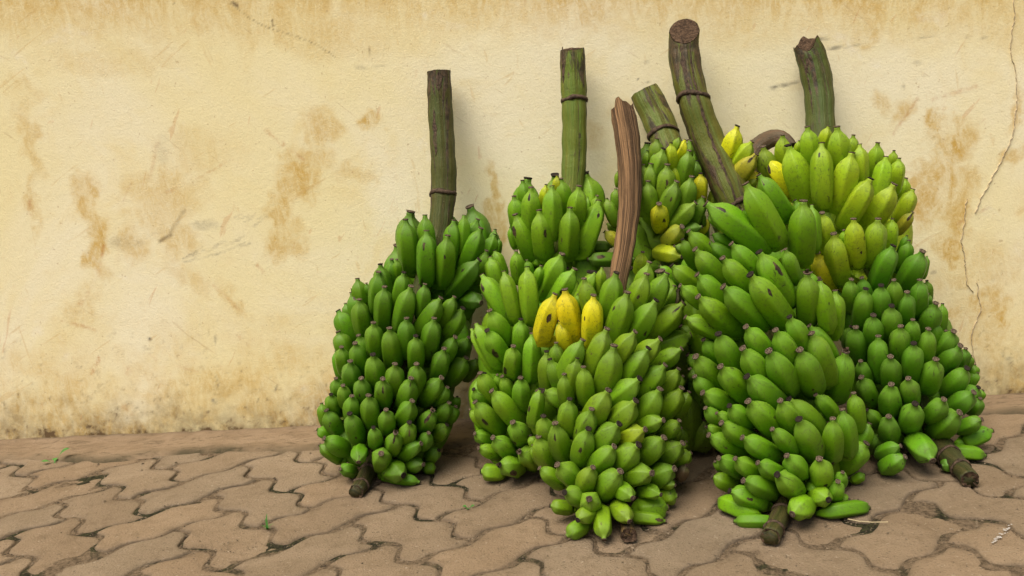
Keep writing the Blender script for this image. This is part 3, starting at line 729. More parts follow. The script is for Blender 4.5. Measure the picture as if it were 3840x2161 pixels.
b4 = Bunch("small fruited bunch at the back, short tilted stalk stump over scattered yellow fruit",
    [(340, 1690, 80, 1.60), (450, 1690, 112, 1.60), (560, 1680, 122, 1.59), (660, 1670, 112, 1.58), (900, 1710, 105, 1.56), (1200, 1735, 95, 1.52)], (.24, 1.56, 0), (.15, .285, .012))
b5 = Bunch("big bright green bunch in front on the right, its tall stalk cut slantwise",
    [(430, 1905, 175, 1.485), (550, 1900, 205, 1.465), (700, 1905, 225, 1.43), (850, 1932, 215, 1.40), (1000, 1955, 215, 1.365), (1150, 1985, 203, 1.32), (1250, 1985, 180, 1.285), (1340, 1965, 120, 1.25)], (.33, 1.27, 0), (.140, .315, .004))
b6 = Bunch("rightmost bunch, limy yellow green hands on top and deep green below",
    [(325, 2100, 150, 1.575), (450, 2112, 182, 1.56), (600, 2172, 170, 1.53), (750, 2240, 155, 1.50), (900, 2285, 162, 1.47), (1050, 2312, 172, 1.435), (1150, 2325, 155, 1.405), (1225, 2335, 110, 1.38)], (.62, 1.42, 0),
    lambda p: (.29, .45, .010) if p[0] < 850 else ((.23, .42, .010) if p[0] < 1010 and p[1] < 3330 else (.104, .270, .006)))
b7 = Bunch("mostly hidden bunch of yellowing bananas with a bent brown stalk against the wall",
    [(320, 1890, 95, 1.62), (440, 1880, 100, 1.60), (600, 1880, 90, 1.58)], (.38, 1.60, .25), (.25, .35, .015))

stalk(b1, [(1103, 178, 60, 1.735), (1108, 300, 62, 1.72), (1116, 420, 64, 1.70), (1115, 490, 64, 1.69), (1106, 580, 58, 1.67), (1068, 700, 52, 1.63), (1022, 850, 50, 1.595), (985, 1000, 50, 1.57), (950, 1130, 40, 1.55), (928, 1185, 44, 1.52), (908, 1222, 40, 1.49), (896, 1238, 38, 1.478)],
      color=(.062, .078, .014), tear=.05, slant=.12, rings=[(487, .05, 2.6), (1185, .1, 1), (1222, .05, 2)], seed=3, splits=[(.09, .19, .45, .5, .004), (.01, .05, -.1, 0, .006)])
stalk(b2, [(1440, 122, 62, 1.70), (1445, 250, 63, 1.685), (1446, 380, 62, 1.67), (1440, 480, 58, 1.65), (1405, 620, 52, 1.63), (1345, 750, 42, 1.58), (1315, 900, 40, 1.55), (1305, 1100, 34, 1.52)],
      color=(.110, .165, .018), tear=.06, slant=.30, rings=[(250, .06, 2.4)], seed=5, splits=[(.005, .10, .95, 1.0, .004)])
stalk(b3, [(1560, 244, 58, 1.62), (1577, 330, 63, 1.585), (1586, 420, 60, 1.55), (1585, 520, 56, 1.515), (1572, 620, 52, 1.47), (1556, 700, 48, 1.435), (1545, 800, 44, 1.41), (1540, 1000, 44, 1.385), (1545, 1200, 40, 1.35), (1572, 1300, 36, 1.285), (1580, 1335, 38, 1.262), (1582, 1348, 40, 1.255)],
      fib=True, tear=1.1, slant=.0, seed=9)
stalk(b4, [(1619, 229, 74, 1.70), (1650, 290, 76, 1.68), (1668, 336, 76, 1.66), (1690, 400, 70, 1.63), (1690, 500, 50, 1.60), (1680, 700, 45, 1.585), (1735, 1100, 40, 1.53)],
      color=(.11, .15, .022), tear=.12, slant=.1, rings=[(338, -.1, 2.0)], seed=11)
stalk(b5, [(1722, 78, 72, 1.655), (1719, 130, 74, 1.645), (1728, 190, 75, 1.63), (1748, 265, 77, 1.61), (1778, 350, 79, 1.60), (1814, 430, 82, 1.575), (1850, 510, 84, 1.55), (1876, 560, 72, 1.55), (1900, 700, 50, 1.50), (1930, 850, 46, 1.43), (1960, 1000, 54, 1.37), (1985, 1150, 52, 1.325), (1974, 1270, 46, 1.275), (1953, 1320, 48, 1.24), (1938, 1352, 47, 1.218)],
      color=(.098, .125, .018), tear=.02, slant=1.25, rings=[(248, -.28, 1.2), (520, .18, 2.6), (1290, .12, 2.2), (1332, .15, 2.5)], seed=14, splits=[(.03, .40, -.25, .15, .0022), (.02, .14, .35, .30, .003), (.26, .31, .75, .7, .004)])
stalk(b6, [(2022, 92, 66, 1.665), (2044, 150, 72, 1.66), (2060, 230, 72, 1.645), (2064, 320, 70, 1.62), (2075, 400, 60, 1.59), (2140, 560, 52, 1.545), (2240, 760, 46, 1.53), (2290, 950, 44, 1.50), (2340, 1090, 60, 1.45), (2372, 1135, 66, 1.395), (2402, 1162, 54, 1.35), (2426, 1188, 46, 1.32), (2440, 1208, 44, 1.305)],
      color=(.062, .092, .014), tear=.5, slant=.4, rings=[(1125, .1, 1.4), (1148, .08, 1.2), (1178, .1, 1.0)], seed=17, splits=[(.03, .17, .95, .85, .0018), (.05, .09, .6, .7, .006)])
stalk(b7, [(1985, 372, 40, 1.60), (1976, 349, 42, 1.605), (1955, 343, 42, 1.62), (1925, 353, 44, 1.63), (1893, 376, 46, 1.63), (1878, 420, 46, 1.61), (1880, 600, 44, 1.58)],
      color=(.105, .080, .045), tear=.04, seed=21)

A_ = (1150, 750, .41387); B_ = (1150, 1300, .41387); C_ = (1700, 650, .36213); D_ = (1700, 1000, .3104); E__ = (1700, 1400, .3104)
F_ = (1950, 950, .36213); G_ = (1950, 1450, .4139); H_ = (2200, 300, .36213); I_ = (2450, 700, .41387); J_ = (2500, 1200, .41387)
K_ = (2550, 1600, .34483); L_ = (2700, 400, .41387); M_ = (3000, 900, .41387); N_ = (3050, 1350, .41383)

place(b1, *A_, [
 (895, 180, 945, 705, 190), (1072, 140, 1110, 600, 165, 'h'), (1085, 282, 1085, 790, 182, '', (1060, 405, .055)), (1278, 325, 1235, 800, 192, '', (1255, 455, .03)), (1335, 188, 1290, 640, 165, 'h'),
 (1425, 142, 1400, 520, 120, 'h'), (1550, 178, 1400, 580, 160, 'h'), (1578, 258, 1395, 700, 185), (1708, 270, 1620, 560, 110, 'h'), (1705, 318, 1575, 620, 140), (1742, 350, 1722, 520, 65, 'h'),
 (1630, 462, 1530, 740, 135), (1563, 545, 1285, 850, 190, 'd', (1450, 580, .05)), (1580, 932, 1400, 880, 170, 'dp'),
 (770, 540, 800, 800, 130, 'h'), (816, 540, 850, 760, 90, 'h'), (668, 585, 720, 900, 160), (650, 655, 650, 1060, 172), (880, 660, 830, 980, 150), (460, 715, 530, 990, 150), (541, 755, 575, 900, 75, 'h'),
 (410, 840, 500, 1090, 172, 'f', (425, 850, .09)), (475, 905, 545, 1275, 168), (705, 790, 695, 1175, 172), (945, 785, 840, 1195, 188), (1072, 765, 1030, 1090, 142), (1215, 890, 1005, 1205, 182),
 (1338, 880, 1225, 1100, 140), (1415, 985, 1225, 1270, 182), (350, 940, 400, 1080, 105, 'h'), (285, 1005, 425, 1280, 172), (285, 1195, 365, 1385, 172), (1345, 1245, 1225, 1430, 165), (1470, 1250, 1370, 1410, 150, 'h'),
 (605, 1115, 640, 1430, 168), (470, 1230, 530, 1390, 150, 'h'), (905, 1075, 900, 1390, 172), (1155, 1075, 1085, 1410, 182), (750, 1165, 800, 1560, 188), (988, 1235, 990, 1565, 162), (315, 1335, 370, 1605, 148),
 (440, 1300, 520, 1565, 165), (265, 1370, 320, 1635, 95, 'h'), (1245, 1350, 1165, 1625, 172)])
place(b1, *B_, [
 (600, 75, 630, 325, 192), (395, 135, 430, 395, 182), (800, 160, 795, 375, 178), (995, 160, 975, 405, 175), (1445, 105, 1265, 325, 182), (1540, 115, 1450, 265, 130, 'h'), (265, 290, 310, 485, 140), (330, 355, 380, 565, 142),
 (495, 290, 530, 505, 172, '', (470, 350, .04)), (690, 295, 700, 565, 172, '', (690, 330, .07)), (945, 290, 875, 565, 188, '', (955, 305, .04)), (1220, 285, 1020, 525, 184), (1275, 370, 1195, 505, 132), (220, 435, 270, 655, 142),
 (135, 515, 190, 745, 112), (410, 450, 430, 690, 160, '', (430, 562, .02)), (560, 445, 595, 755, 178), (955, 495, 845, 690, 182), (1290, 510, 1180, 675, 152), (1350, 545, 1260, 690, 132), (1365, 455, 1340, 570, 85, 'h'),
 (180, 580, 335, 825, 168, '', (245, 660, .03)), (390, 610, 495, 905, 178, '', (425, 740, .03)), (720, 575, 740, 795, 162), (1140, 580, 1035, 745, 172, 'f', (1120, 590, .11)), (605, 735, 635, 935, 142), (930, 690, 895, 875, 168, '', (940, 720, .05)),
 (1270, 710, 1150, 835, 152, '', (1200, 690, .03)), (95, 750, 270, 830, 120), (160, 835, 410, 985, 176), (115, 890, 335, 1050, 125), (805, 785, 755, 980, 168, 'f', (800, 795, .09)), (1105, 785, 1025, 905, 142), (1035, 880, 820, 1030, 168),
 (1195, 940, 1085, 1040, 132), (470, 1045, 490, 920, 152, 'p', (470, 1075, .05)), (675, 970, 700, 1130, 188, 'p', (680, 1115, .05)), (875, 1165, 700, 1110, 205, 'p', (780, 1195, .035)), (1055, 1070, 865, 1110, 152, '', (890, 1080, .03)), (1170, 1095, 1045, 1110, 122),
 (1025, 1230, 870, 1205, 112, 'e'), (305, 1110, 420, 1145, 130, 'h')])
fill(b1, 830, 1720, 84, lambda f, s: f < -.2, .68, seed=1)

place(b2, *C_, [
 (715, 75, 760, 400, 155, 'h'), (1075, 25, 1080, 250, 100, 'hl'), (960, 120, 940, 300, 112, 'hl'), (1115, 60, 1170, 430, 172, 'h'), (805, 150, 810, 570, 202, '', (775, 200, .06)), (1020, 135, 1030, 705, 198), (1302, 135, 1250, 645, 205),
 (630, 240, 680, 530, 172), (640, 430, 860, 962, 212, '', (615, 590, .10)), (890, 385, 960, 942, 218, '', (945, 560, .075)), (1210, 360, 1190, 922, 208, '', (1120, 660, .03)), (1505, 290, 1305, 905, 215, '', (1500, 440, .05)), (1490, 235, 1430, 490, 122, 'h'),
 (1392, 250, 1370, 510, 70, 'h'), (590, 560, 650, 795, 85, 'h'), (425, 800, 520, 1070, 142, 'h'), (380, 870, 470, 1190, 172), (650, 805, 680, 1030, 152, 'h'), (760, 900, 800, 1060, 95, 'hd'), (905, 960, 850, 1160, 112, 'h'),
 (1125, 840, 915, 1340, 232, '', (960, 1145, .03)), (1258, 995, 1045, 1330, 222, '', (1190, 1110, .05))])
place(b2, *D_, [
 (345, 105, 725, 705, 238, '', (355, 270, .085)), (610, 60, 770, 695, 200, '', (615, 110, .03)), (890, 10, 950, 725, 234, '', (795, 260, .05)), (440, 535, 705, 985, 252), (815, 640, 790, 1155, 218, 'h'), (950, 810, 930, 1425, 222),
 (270, 685, 545, 1255, 205, '', (270, 850, .05)), (215, 750, 505, 1285, 145), (410, 775, 655, 1185, 245, '', (450, 960, .11)), (725, 965, 690, 1375, 228, '', (630, 1160, .10)), (1100, 900, 1110, 1080, 190, 'hd'), (1215, 650, 1230, 895, 135, 'hd')])
place(b2, *E__, [
 (325, 0, 560, 410, 232), (245, 195, 435, 440, 175), (465, 215, 860, 672, 262, '', (600, 540, .03)), (265, 350, 630, 742, 252, '', (320, 520, .08)), (200, 440, 410, 695, 135), (530, 20, 560, 225, 115, 'h'), (590, 40, 730, 385, 185, 'h'), (812, 60, 850, 485, 238),
 (720, 595, 870, 850, 258, '', (680, 760, .10)), (260, 730, 490, 805, 180, '', (320, 825, .08)), (480, 780, 745, 1030, 240), (305, 905, 590, 1015, 185), (330, 1185, 650, 1215, 215), (562, 1110, 860, 1180, 250, 'f', (640, 1210, .12)), (800, 950, 970, 1105, 255, 'f')])
fill(b2, 700, 1700, 78, lambda f, s: f < -.2, .7, seed=3)

place(b3, *F_, [
 (998, 205, 895, 685, 236), (665, 265, 750, 610, 192), (785, 200, 650, 450, 165, 'h'), (850, 145, 830, 460, 115, 'h'), (600, 425, 600, 590, 85, 'h'), (362, 425, 230, 892, 224, 'y', (335, 590, .06)), (465, 378, 548, 882, 245, 'o'), (762, 438, 742, 892, 224, 'y', (670, 590, .04)),
 (415, 700, 495, 1025, 175, 'yh'), (1112, 408, 955, 882, 252, '', (985, 495, .05)), (1312, 218, 1175, 585, 232, '', (1270, 330, .04)), (1340, 95, 1280, 310, 205, 'h'), (1522, 208, 1365, 530, 232), (1408, 488, 1175, 835, 252, '', (1380, 700, .03)),
 (1692, 518, 1295, 872, 262, '', (1650, 560, .07)), (1600, 340, 1490, 570, 155, 'h'), (1640, 380, 1540, 575, 155, 'hb'), (1762, 850, 1470, 965, 222), (1192, 815, 1015, 1065, 222), (900, 785, 735, 1205, 254, '', (790, 910, .045)), (650, 900, 540, 1120, 222),
 (1452, 890, 1225, 1110, 232), (1672, 990, 1395, 1145, 204), (375, 930, 390, 1140, 165, 'h'), (275, 1020, 300, 1370, 192), (310, 1100, 405, 1335, 182), (590, 1080, 550, 1305, 192), (656, 1180, 680, 1425, 192), (457, 1255, 490, 1485, 172),
 (975, 960, 885, 1395, 282), (1328, 985, 1110, 1300, 252, '', (1065, 1165, .025)), (1502, 1160, 1280, 1380, 242, '', (1370, 1215, .03)), (1642, 1200, 1505, 1385, 192), (1688, 1275, 1620, 1380, 125, 'h'), (1237, 1300, 1015, 1485, 262)])
place(b3, *G_, [
 (800, 35, 685, 245, 232), (1267, 25, 1085, 295, 232), (212, 40, 365, 110, 182), (185, 25, 110, 385, 145, '', (95, 170, .06)), (165, 40, 310, 285, 190, 'h'), (1463, 15, 1245, 285, 204), (1532, 50, 1395, 275, 145, '', (1470, 140, .04)), (1512, 195, 1420, 295, 95, 'h'),
 (450, 115, 420, 485, 188), (648, 205, 570, 455, 204, '', (545, 290, .04)), (1047, 130, 865, 335, 244), (212, 270, 250, 475, 184), (150, 200, 180, 435, 135, 'h'), (320, 335, 425, 695, 214, '', (295, 400, .05)), (620, 385, 555, 692, 214, '', (575, 470, .06)),
 (897, 340, 725, 525, 234), (1132, 390, 910, 495, 205, 'm'), (1298, 305, 1055, 355, 180), (1442, 310, 1285, 455, 155), (1457, 375, 1365, 475, 105, 'h'), (170, 455, 295, 735, 204), (120, 530, 195, 690, 125, 'h'), (95, 445, 150, 545, 105, 'h'),
 (852, 545, 685, 725, 214), (1072, 530, 845, 735, 254), (1302, 465, 1095, 645, 234), (1472, 515, 1255, 665, 214), (1507, 500, 1440, 565, 85, 'h'), (1552, 600, 1395, 695, 145), (340, 710, 520, 885, 214), (178, 740, 405, 915, 155), (660, 735, 600, 935, 192),
 (907, 770, 755, 985, 244), (1193, 785, 955, 850, 220), (1397, 745, 1190, 865, 224), (1505, 720, 1430, 840, 115, 'bf'), (1405, 895, 1250, 890, 105), (408, 960, 565, 1035, 196), (272, 1080, 505, 1115, 142), (627, 1020, 640, 1060, 208, 'p', (560, 1015, .05)),
 (1020, 1008, 890, 925, 175), (1275, 980, 1055, 940, 145), (1428, 990, 1215, 1010, 164), (1328, 1098, 990, 1130, 212, '', (1105, 1170, .05)), (990, 1220, 835, 1055, 184), (525, 1208, 690, 1130, 174), (762, 1385, 740, 1065, 178, '', (740, 1305, .03)), (422, 1358, 645, 1225, 162), (1315, 1220, 1180, 1205, 125, 'fe', (1290, 1215, .12))])
fill(b3, 1080, 1900, 92, lambda f, s: f < -.2, .68, seed=5)

place(b4, *H_, [
 (730, 610, 720, 810, 162, 'h'), (630, 735, 610, 890, 95, 'h'), (702, 765, 690, 840, 75, 'h'), (795, 715, 735, 940, 184), (875, 655, 880, 880, 132, 'l'), (958, 595, 920, 690, 95, 'h'), (1022, 622, 945, 790, 132, 'yh'), (1075, 630, 1010, 810, 155, 'h'),
 (1060, 735, 1000, 1010, 172), (665, 870, 650, 1090, 172), (835, 880, 810, 1195, 204, '', (845, 965, .055)), (892, 870, 940, 1080, 145, 'lh'), (1145, 840, 1120, 990, 135, 'hd'), (635, 1050, 660, 1365, 178), (932, 1055, 815, 1375, 204, '', (910, 1150, .045)),
 (1087, 1005, 1005, 1295, 192), (1182, 970, 1160, 1250, 155, 'y'), (1207, 1215, 1115, 1425, 164), (1127, 1275, 950, 1445, 194, '', (1120, 1280, .04)), (750, 1285, 768, 1585, 198, 'yp', (800, 1365, .05)), (300, 1130, 310, 1310, 105), (210, 1240, 295, 1430, 125), (320, 950, 320, 1120, 60), (590, 880, 590, 1010, 105, 'h'), (575, 1110, 570, 1390, 125, 'h')])
place(b4, *I_, [(258, 365, 90, 535, 172, 'vp', (178, 480, .075)), (258, 635, -5, 590, 155, 'lp'), (440, 365, 295, 390, 112, 'd'), (520, 300, 385, 405, 140, 'yh'), (440, 225, 445, 290, 60, 'h'), (190, 540, 240, 560, 90, 'd')])
place(b4, *C_, [(1585, 265, 1690, 550, 125), (1690, 165, 1700, 385, 80), (1565, 605, 1700, 715, 130, 'v'), (1590, 520, 1690, 590, 90, 'h'), (1395, 890, 1650, 890, 155, 'd', (1480, 860, .12)), (1640, 760, 1520, 760, 120, 'hd')])
place(b4, *F_, [(1270, -10, 1250, 175, 155, 'l'), (1190, 60, 1110, 60, 95, 'hd'), (1150, 230, 1160, 330, 120, 'hd')])
fill(b4, 560, 1000, 60, lambda f, s: f < -.2, .7, seed=7); fill(b4, 1010, 1760, 68, lambda f, s: True, .95, step=1.1, seed=28)

place(b5, *I_, [
 (478, 158, 1062, 595, 252, '', (600, 175, .05)), (495, 268, 565, 325, 75, 'h'), (800, 225, 1010, 385, 155, 'h'), (320, 405, 565, 655, 174, '', (400, 525, .05)), (380, 570, 610, 835, 204), (708, 520, 940, 765, 194), (630, 650, 900, 965, 204), (960, 595, 1255, 1115, 234, '', (1100, 690, .095)),
 (1195, 570, 1295, 890, 142), (880, 800, 1185, 1225, 254, '', (1000, 865, .045)), (398, 800, 660, 1060, 204), (635, 910, 1020, 1265, 244), (408, 1000, 810, 1335, 224), (243, 900, 480, 1070, 164), (168, 715, 385, 890, 174), (58, 720, 155, 810, 105, 'h'),
 (290, 1185, 710, 1375, 172), (248, 1265, 445, 1410, 154, 'h'), (530, 430, 710, 525, 115, 'hd'), (505, 515, 690, 645, 155, 'hd'), (265, 480, 385, 710, 125, 'hd'), (1392, 788, 1400, 1285, 218, 'f'), (1508, 850, 1595, 1345, 174, 'f', (1585, 1030, .025)), (1648, 945, 1625, 1405, 174), (1430, 780, 1450, 870, 105, 'h'),
 (1235, 1182, 1345, 1460, 192)])
place(b5, *L_, [(232, 702, 565, 1305, 242), (352, 622, 645, 1055, 184, 'h', (370, 680, .05)), (757, 858, 738, 1375, 244), (680, 850, 740, 1010, 115, 'h'), (830, 895, 852, 1340, 135, 'h')])
place(b5, *J_, [
 (720, 65, 925, 335, 204), (987, 95, 1155, 425, 214), (1292, 55, 1525, 400, 174, 'h'), (1312, 125, 1475, 625, 234), (470, 130, 640, 455, 234), (335, 180, 475, 345, 164, 'h'), (690, 260, 895, 540, 234), (927, 285, 1145, 688, 254), (1207, 275, 1330, 668, 244, '', (1270, 485, .025)),
 (190, 318, 365, 440, 154, 'h'), (265, 335, 510, 605, 224), (490, 425, 765, 745, 224), (730, 515, 1065, 798, 244), (210, 445, 340, 570, 135, 'hd'), (255, 515, 440, 690, 174, 'd'), (328, 662, 650, 800, 204), (1622, 292, 1500, 775, 242, 'f', (1680, 560, .03)), (1110, 720, 1425, 1065, 224, 'h'),
 (1350, 680, 1535, 905, 154, 'h'), (740, 740, 1045, 1055, 244), (1030, 735, 1195, 1045, 204), (570, 780, 745, 935, 184), (352, 800, 545, 955, 154), (453, 845, 655, 955, 125), (362, 970, 525, 1025, 115, 'f'), (498, 935, 825, 1125, 204), (383, 1045, 745, 1225, 194, '', (460, 1120, .04)), (688, 1068, 1025, 1255, 204),
 (958, 992, 1185, 1205, 174), (1200, 902, 1345, 1285, 244, '', (1360, 1050, .04)), (1505, 897, 1490, 1315, 194, '', (1510, 1240, .07)), (1592, 815, 1645, 1275, 184), (1695, 665, 1735, 1050, 164), (1838, 940, 1665, 1250, 164), (1808, 1120, 1545, 1392, 234)])
place(b5, *K_, [
 (1163, 320, 1335, 555, 244, '', (1360, 405, .03)), (1515, 355, 1510, 712, 272, '', (1560, 495, .06)), (603, 350, 885, 530, 214), (425, 345, 690, 530, 214, '', (530, 435, .05)), (382, 380, 475, 475, 115, 'h'), (848, 395, 1150, 550, 214), (353, 545, 670, 685, 194), (692, 590, 1070, 770, 244), (1060, 525, 1295, 785, 274),
 (543, 700, 970, 880, 234, '', (680, 770, .06)), (428, 810, 850, 985, 204), (588, 1030, 950, 1030, 155, 'de'), (1225, 950, 1400, 850, 272, 'p'), (1612, 795, 1520, 790, 244, 'p'), (1768, 500, 1700, 655, 155), (1717, 600, 1645, 765, 204), (1838, 790, 1690, 815, 125), (2050, 880, 1680, 925, 174, 'de', (2030, 885, .06)), (2010, 520, 1850, 605, 115, 'h'), (1470, 710, 1400, 640, 120, 'hd')])
fill(b5, 960, 1850, 96, lambda f, s: f < -.2, .68, seed=9)

place(b6, *L_, [
 (790, 185, 830, 630, 168), (985, 180, 930, 340, 115, 'h'), (1060, 185, 1080, 650, 194), (1210, 260, 1190, 450, 122, 'h'), (1265, 345, 1270, 760, 144), (1430, 330, 1380, 690, 154, 'h'), (568, 258, 585, 570, 154, 'h'), (618, 355, 835, 965, 234), (920, 335, 935, 935, 194, '', (895, 440, .03)), (1195, 420, 1065, 985, 214),
 (1365, 655, 1105, 1105, 214), (1577, 705, 1305, 1125, 224, 'l'), (1502, 460, 1395, 910, 155), (1577, 400, 1550, 550, 95, 'h'), (1622, 470, 1570, 810, 134), (1687, 650, 1640, 810, 115, 'h', (1700, 740, .12)), (1748, 750, 1590, 1090, 155, 'l'), (1747, 960, 1595, 1145, 105, 'v', (1730, 990, .12)), (717, 310, 700, 420, 65, 'h'),
 (925, 965, 990, 1280, 174), (1120, 1120, 1130, 1260, 95, 'h'), (1210, 1020, 1240, 1485, 184, 'l', (1280, 1275, .025)), (1432, 1020, 1375, 1485, 194), (1562, 1020, 1530, 1340, 125, 'h'), (890, 1170, 910, 1390, 145, 'lh')])
place(b6, *M_, [
 (305, -53, 380, 435, 204, 'l'), (160, 120, 262, 455, 194, 'y', (185, 285, .065)), (40, 165, 50, 255, 115, 'yh'), (845, 55, 665, 485, 194), (985, 5, 900, 255, 134, 'h'), (968, -40, 900, 150, 80, 'h'), (1110, 105, 920, 465, 214), (1150, 150, 1110, 360, 65, 'h'),
 (465, 360, 450, 630, 154), (560, 345, 605, 530, 144, 'h'), (340, 460, 350, 530, 85, 'h'), (595, 445, 540, 835, 184), (735, 415, 730, 730, 184), (850, 365, 870, 570, 154), (970, 475, 950, 770, 174), (1085, 365, 1060, 730, 164), (1150, 370, 1150, 580, 95, 'h'), (1160, 490, 1150, 630, 85, 'h'),
 (1230, 575, 1125, 840, 194), (1292, 580, 1270, 870, 105, 'h'), (830, 600, 830, 935, 188), (665, 685, 660, 925, 184), (1022, 725, 1010, 930, 144), (912, 785, 890, 1135, 184), (710, 875, 730, 1295, 184), (505, 795, 540, 1155, 194), (460, 785, 430, 1010, 115, 'hd'), (1162, 810, 1110, 1165, 174),
 (1222, 740, 1220, 1020, 125, 'h'), (1322, 825, 1270, 960, 105, 'h'), (1392, 830, 1235, 1065, 194), (1452, 960, 1225, 1215, 194), (1502, 985, 1420, 1180, 125, 'h'), (1030, 940, 1000, 1295, 194), (820, 1060, 820, 1365, 194), (550, 1100, 610, 1275, 154), (1230, 1085, 1145, 1405, 204), (1512, 1165, 1275, 1435, 204),
 (1547, 1050, 1480, 1190, 95, 'h'), (1582, 1130, 1540, 1260, 105, 'h'), (1602, 1200, 1525, 1315, 115, 'h')])
place(b6, *N_, [
 (435, 160, 560, 425, 184, '', (505, 260, .04)), (860, 170, 890, 415, 178), (705, 225, 710, 525, 204), (1182, 360, 1025, 555, 194), (1452, 295, 1175, 505, 204), (1495, 250, 1380, 335, 155, 'h'), (1537, 275, 1480, 350, 95, 'h'), (922, 400, 855, 665, 218), (1322, 480, 1055, 725, 234), (1527, 540, 1295, 655, 154),
 (1512, 350, 1420, 510, 125, 'h'), (485, 455, 625, 605, 134), (683, 515, 705, 757, 194), (1618, 640, 1300, 775, 164), (1078, 912, 870, 675, 234), (1557, 868, 1400, 850, 135, 'e'), (600, 690, 560, 825, 145, 'hd'), (790, 780, 560, 885, 140), (830, 880, 595, 1010, 180), (1160, 960, 1270, 950, 125, 'hd')])
fill(b6, 700, 1720, 82, lambda f, s: f < -.2, .68, seed=11)

place(b7, *L_, [(157, 178, 60, 525, 174, 'y'), (292, 320, 160, 525, 154, 'l'), (328, 432, 120, 685, 184, 'v', (300, 450, .08)), (390, 365, 430, 605, 174), (430, 480, 695, 855, 150, 'y', (437, 575, .07)), (345, 590, 275, 670, 115, 'yh'), (335, 655, 255, 710, 80, 'h'), (225, 720, 235, 810, 65, 'h'), (660, 870, 640, 960, 60, 'l')])
fill(b7, 600, 760, 66, lambda f, s: f < -.2, .6, seed=13)

# ------------------------------------------------------------------ small things on the ground
def weed(name, label, px, py, blades, grass=False, seed=1):
    r = random.Random(seed); p = on_ground(px, py, .0); root = empty(name, tuple(p)); tag(root, label, "weed")
    for (ang, ln, wd, up) in blades:
        a = math.radians(ang); d = np.array([math.cos(a), math.sin(a), 0]); sd_ = np.array([-d[1], d[0], 0]); vs, fs = [], []
        n = 6
        for k in range(n + 1):
            t = k / n
            if grass: c = d * ln * t * t * (1 - up) + np.array([0, 0, ln * up * (t - .35 * t * t)]); w = wd * (1 - t) ** .7
            else: c = d * ln * t + np.array([0, 0, up * ln * math.sin(t * 1.9)]); w = 0.0008 if t < .45 else wd * math.sin(math.pi * min(1, (t - .43) / .57)) ** .6
            for s in (-1, 0, 1): vs.append(c + sd_ * w * s + np.array([0, 0, -abs(s) * .0 + (0 if s else -w * .25)]))
        for k in range(n):
            for s in range(2): fs.append((k * 3 + s, k * 3 + s + 1, (k + 1) * 3 + s + 1, (k + 1) * 3 + s))
        new_obj("blade" if grass else "leaf", vs, fs, M_LEAF, root)
weed("seedling", "tiny two leaved seedling at the edge of the earth strip, far left", 205, 1738, [(35, .030, .0075, .75), (200, .022, .0065, .4), (110, .018, .005, .3)], seed=2)
weed("grass_tuft", "little tuft of grass growing from a paver joint on the left", 1003, 1985, [(70, .040, .0022, .9), (120, .030, .002, .8), (20, .022, .0024, .5), (170, .020, .0022, .5), (250, .018, .002, .45), (310, .02, .002, .4)], True, seed=3)
weed("seedling", "tiny pale seedling in a mossy joint left of the front centre bunch", 1757, 1911, [(20, .010, .0035, .5), (150, .010, .0035, .5), (260, .008, .003, .5)], seed=4)
def on_floor_strip(pts, w, z):
    vs, fs = [], []
    for k, (x, y) in enumerate(pts):
        p = on_ground(x, y, z); q = on_ground(pts[min(k + 1, len(pts) - 1)][0], pts[min(k + 1, len(pts) - 1)][1], z) - on_ground(pts[max(k - 1, 0)][0], pts[max(k - 1, 0)][1], z)
        q = unit(q); nrm = np.array([-q[1], q[0], 0]) * w
        vs += [p - nrm, p + np.array([0, 0, w]), p + nrm]
        if k: a = 3 * (k - 1); b = 3 * k; fs += [(a, b, b + 1, a + 1), (a + 1, b + 1, b + 2, a + 2)]
    return vs, fs
vs, fs = on_floor_strip([(3180, 1947), (3220, 1955), (3270, 1959), (3330, 1958)], .0008, .0035)
tag(new_obj("straw", vs, fs, M_STRAW, smooth=False), "thin dry straw lying on the pavers by the big right front bunch", "straw")
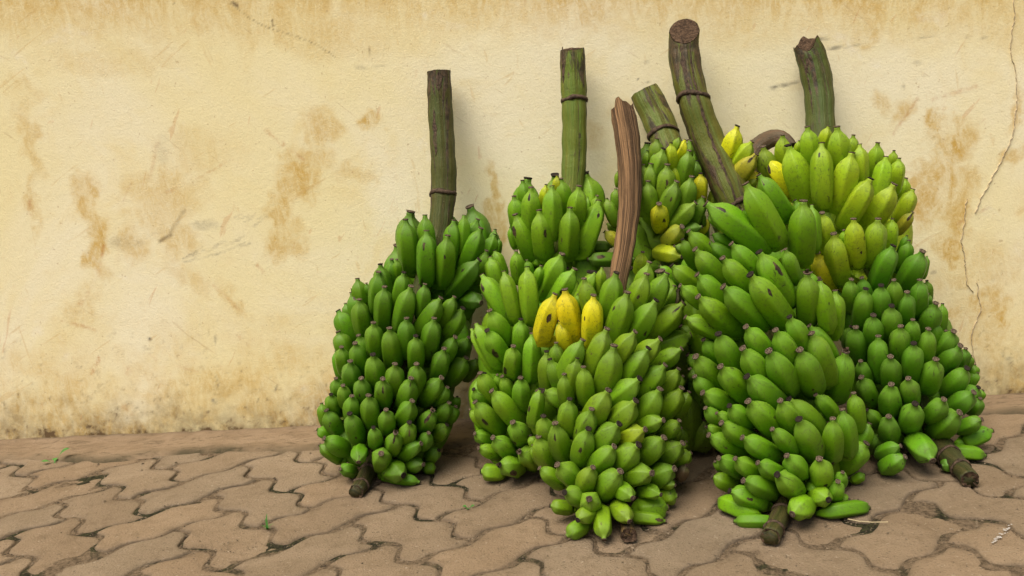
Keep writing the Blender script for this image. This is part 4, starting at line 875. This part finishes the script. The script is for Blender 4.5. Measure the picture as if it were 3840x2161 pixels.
# scrape of white paint on one paver
pv, pf = [], []
r = random.Random(5)
for k in range(34):
    t = r.random(); x = 3722 + 70 * t + r.uniform(-9, 9) + (0 if t > .1 else -6); y = 2037 - 68 * t + r.uniform(-8, 8)
    c = on_ground(x, y, .0030); i0 = len(pv); n = r.randint(4, 6); sz = r.uniform(.0006, .0021); a0 = r.uniform(0, 6)
    for q in range(n): pv.append(c + sz * r.uniform(.5, 1.1) * np.array([math.cos(a0 + q * 6.283 / n) * 1.3, math.sin(a0 + q * 6.283 / n), 0]))
    pv.append(c + np.array([0, 0, .0006])); pf += [(i0 + q, i0 + (q + 1) % n, i0 + n) for q in range(n)]
ps = new_obj("paint_scrape", pv, pf, M_PAINT, pavement, smooth=False)
# grit in the joints and on the stones
gv, gf = [], []
r = random.Random(8)
def pebble(c, s):
    i0 = len(gv); a0 = r.uniform(0, 6.3)
    for q in range(4): gv.append((c[0] + s * r.uniform(.7, 1.3) * math.cos(a0 + q * 1.57), c[1] + s * r.uniform(.7, 1.3) * math.sin(a0 + q * 1.57), c[2]))
    gv.append((c[0] + s * r.uniform(-.3, .3), c[1] + s * r.uniform(-.3, .3), c[2] + s * r.uniform(.5, .9))); 
    gf.extend([(i0 + q, i0 + (q + 1) % 4, i0 + 4) for q in range(4)])
for _, i, j, vert in cand:
    ol = paver_outline(i, j, vert)
    for k in range(len(ol)):
        a, b = lat(*ol[k]), lat(*ol[(k + 1) % len(ol)])
        for q in range(3):
            t = r.random(); p = a * (1 - t) + b * t + np.array([r.gauss(0, .0022), r.gauss(0, .0022)])
            if p[1] < wall_y(p[0]) - .1: pebble((p[0], p[1], -.0035 + r.uniform(-.001, .0015)), r.uniform(.0008, .0023))
for k in range(900):
    p = (r.uniform(-1.2, 1.3), r.uniform(.95, 1.72)); pebble((p[0], p[1], .0009), abs(r.gauss(0, .0007)) + .0005)
for (x, y, n, sp_) in [(830, 2065, 40, .03), (2240, 2115, 40, .03), (1200, 1960, 30, .04), (1000, 1960, 20, .012), (1750, 1950, 20, .03)]:
    c = on_ground(x, y, 0)
    for k in range(n): pebble((c[0] + r.gauss(0, sp_), c[1] + r.gauss(0, sp_ * .6), .001), r.uniform(.0007, .0018))
for (x, y, s) in [(390, 1879, .0034), (702, 2011, .003), (530, 1765, .003), (368, 1741, .003), (535, 1740, .003), (3800, 1538, .006), (660, 1735, .003), (1358, 2113, .002), (3330, 1998, .0022), (3384, 1997, .0018)]:
    c = on_ground(x, y, .001); pebble(c, s)
gr = new_obj("grit", gv, gf, M_GRIT, smooth=False); tag(gr, "loose grit and crumbs of earth scattered over the paver joints", kind="stuff")
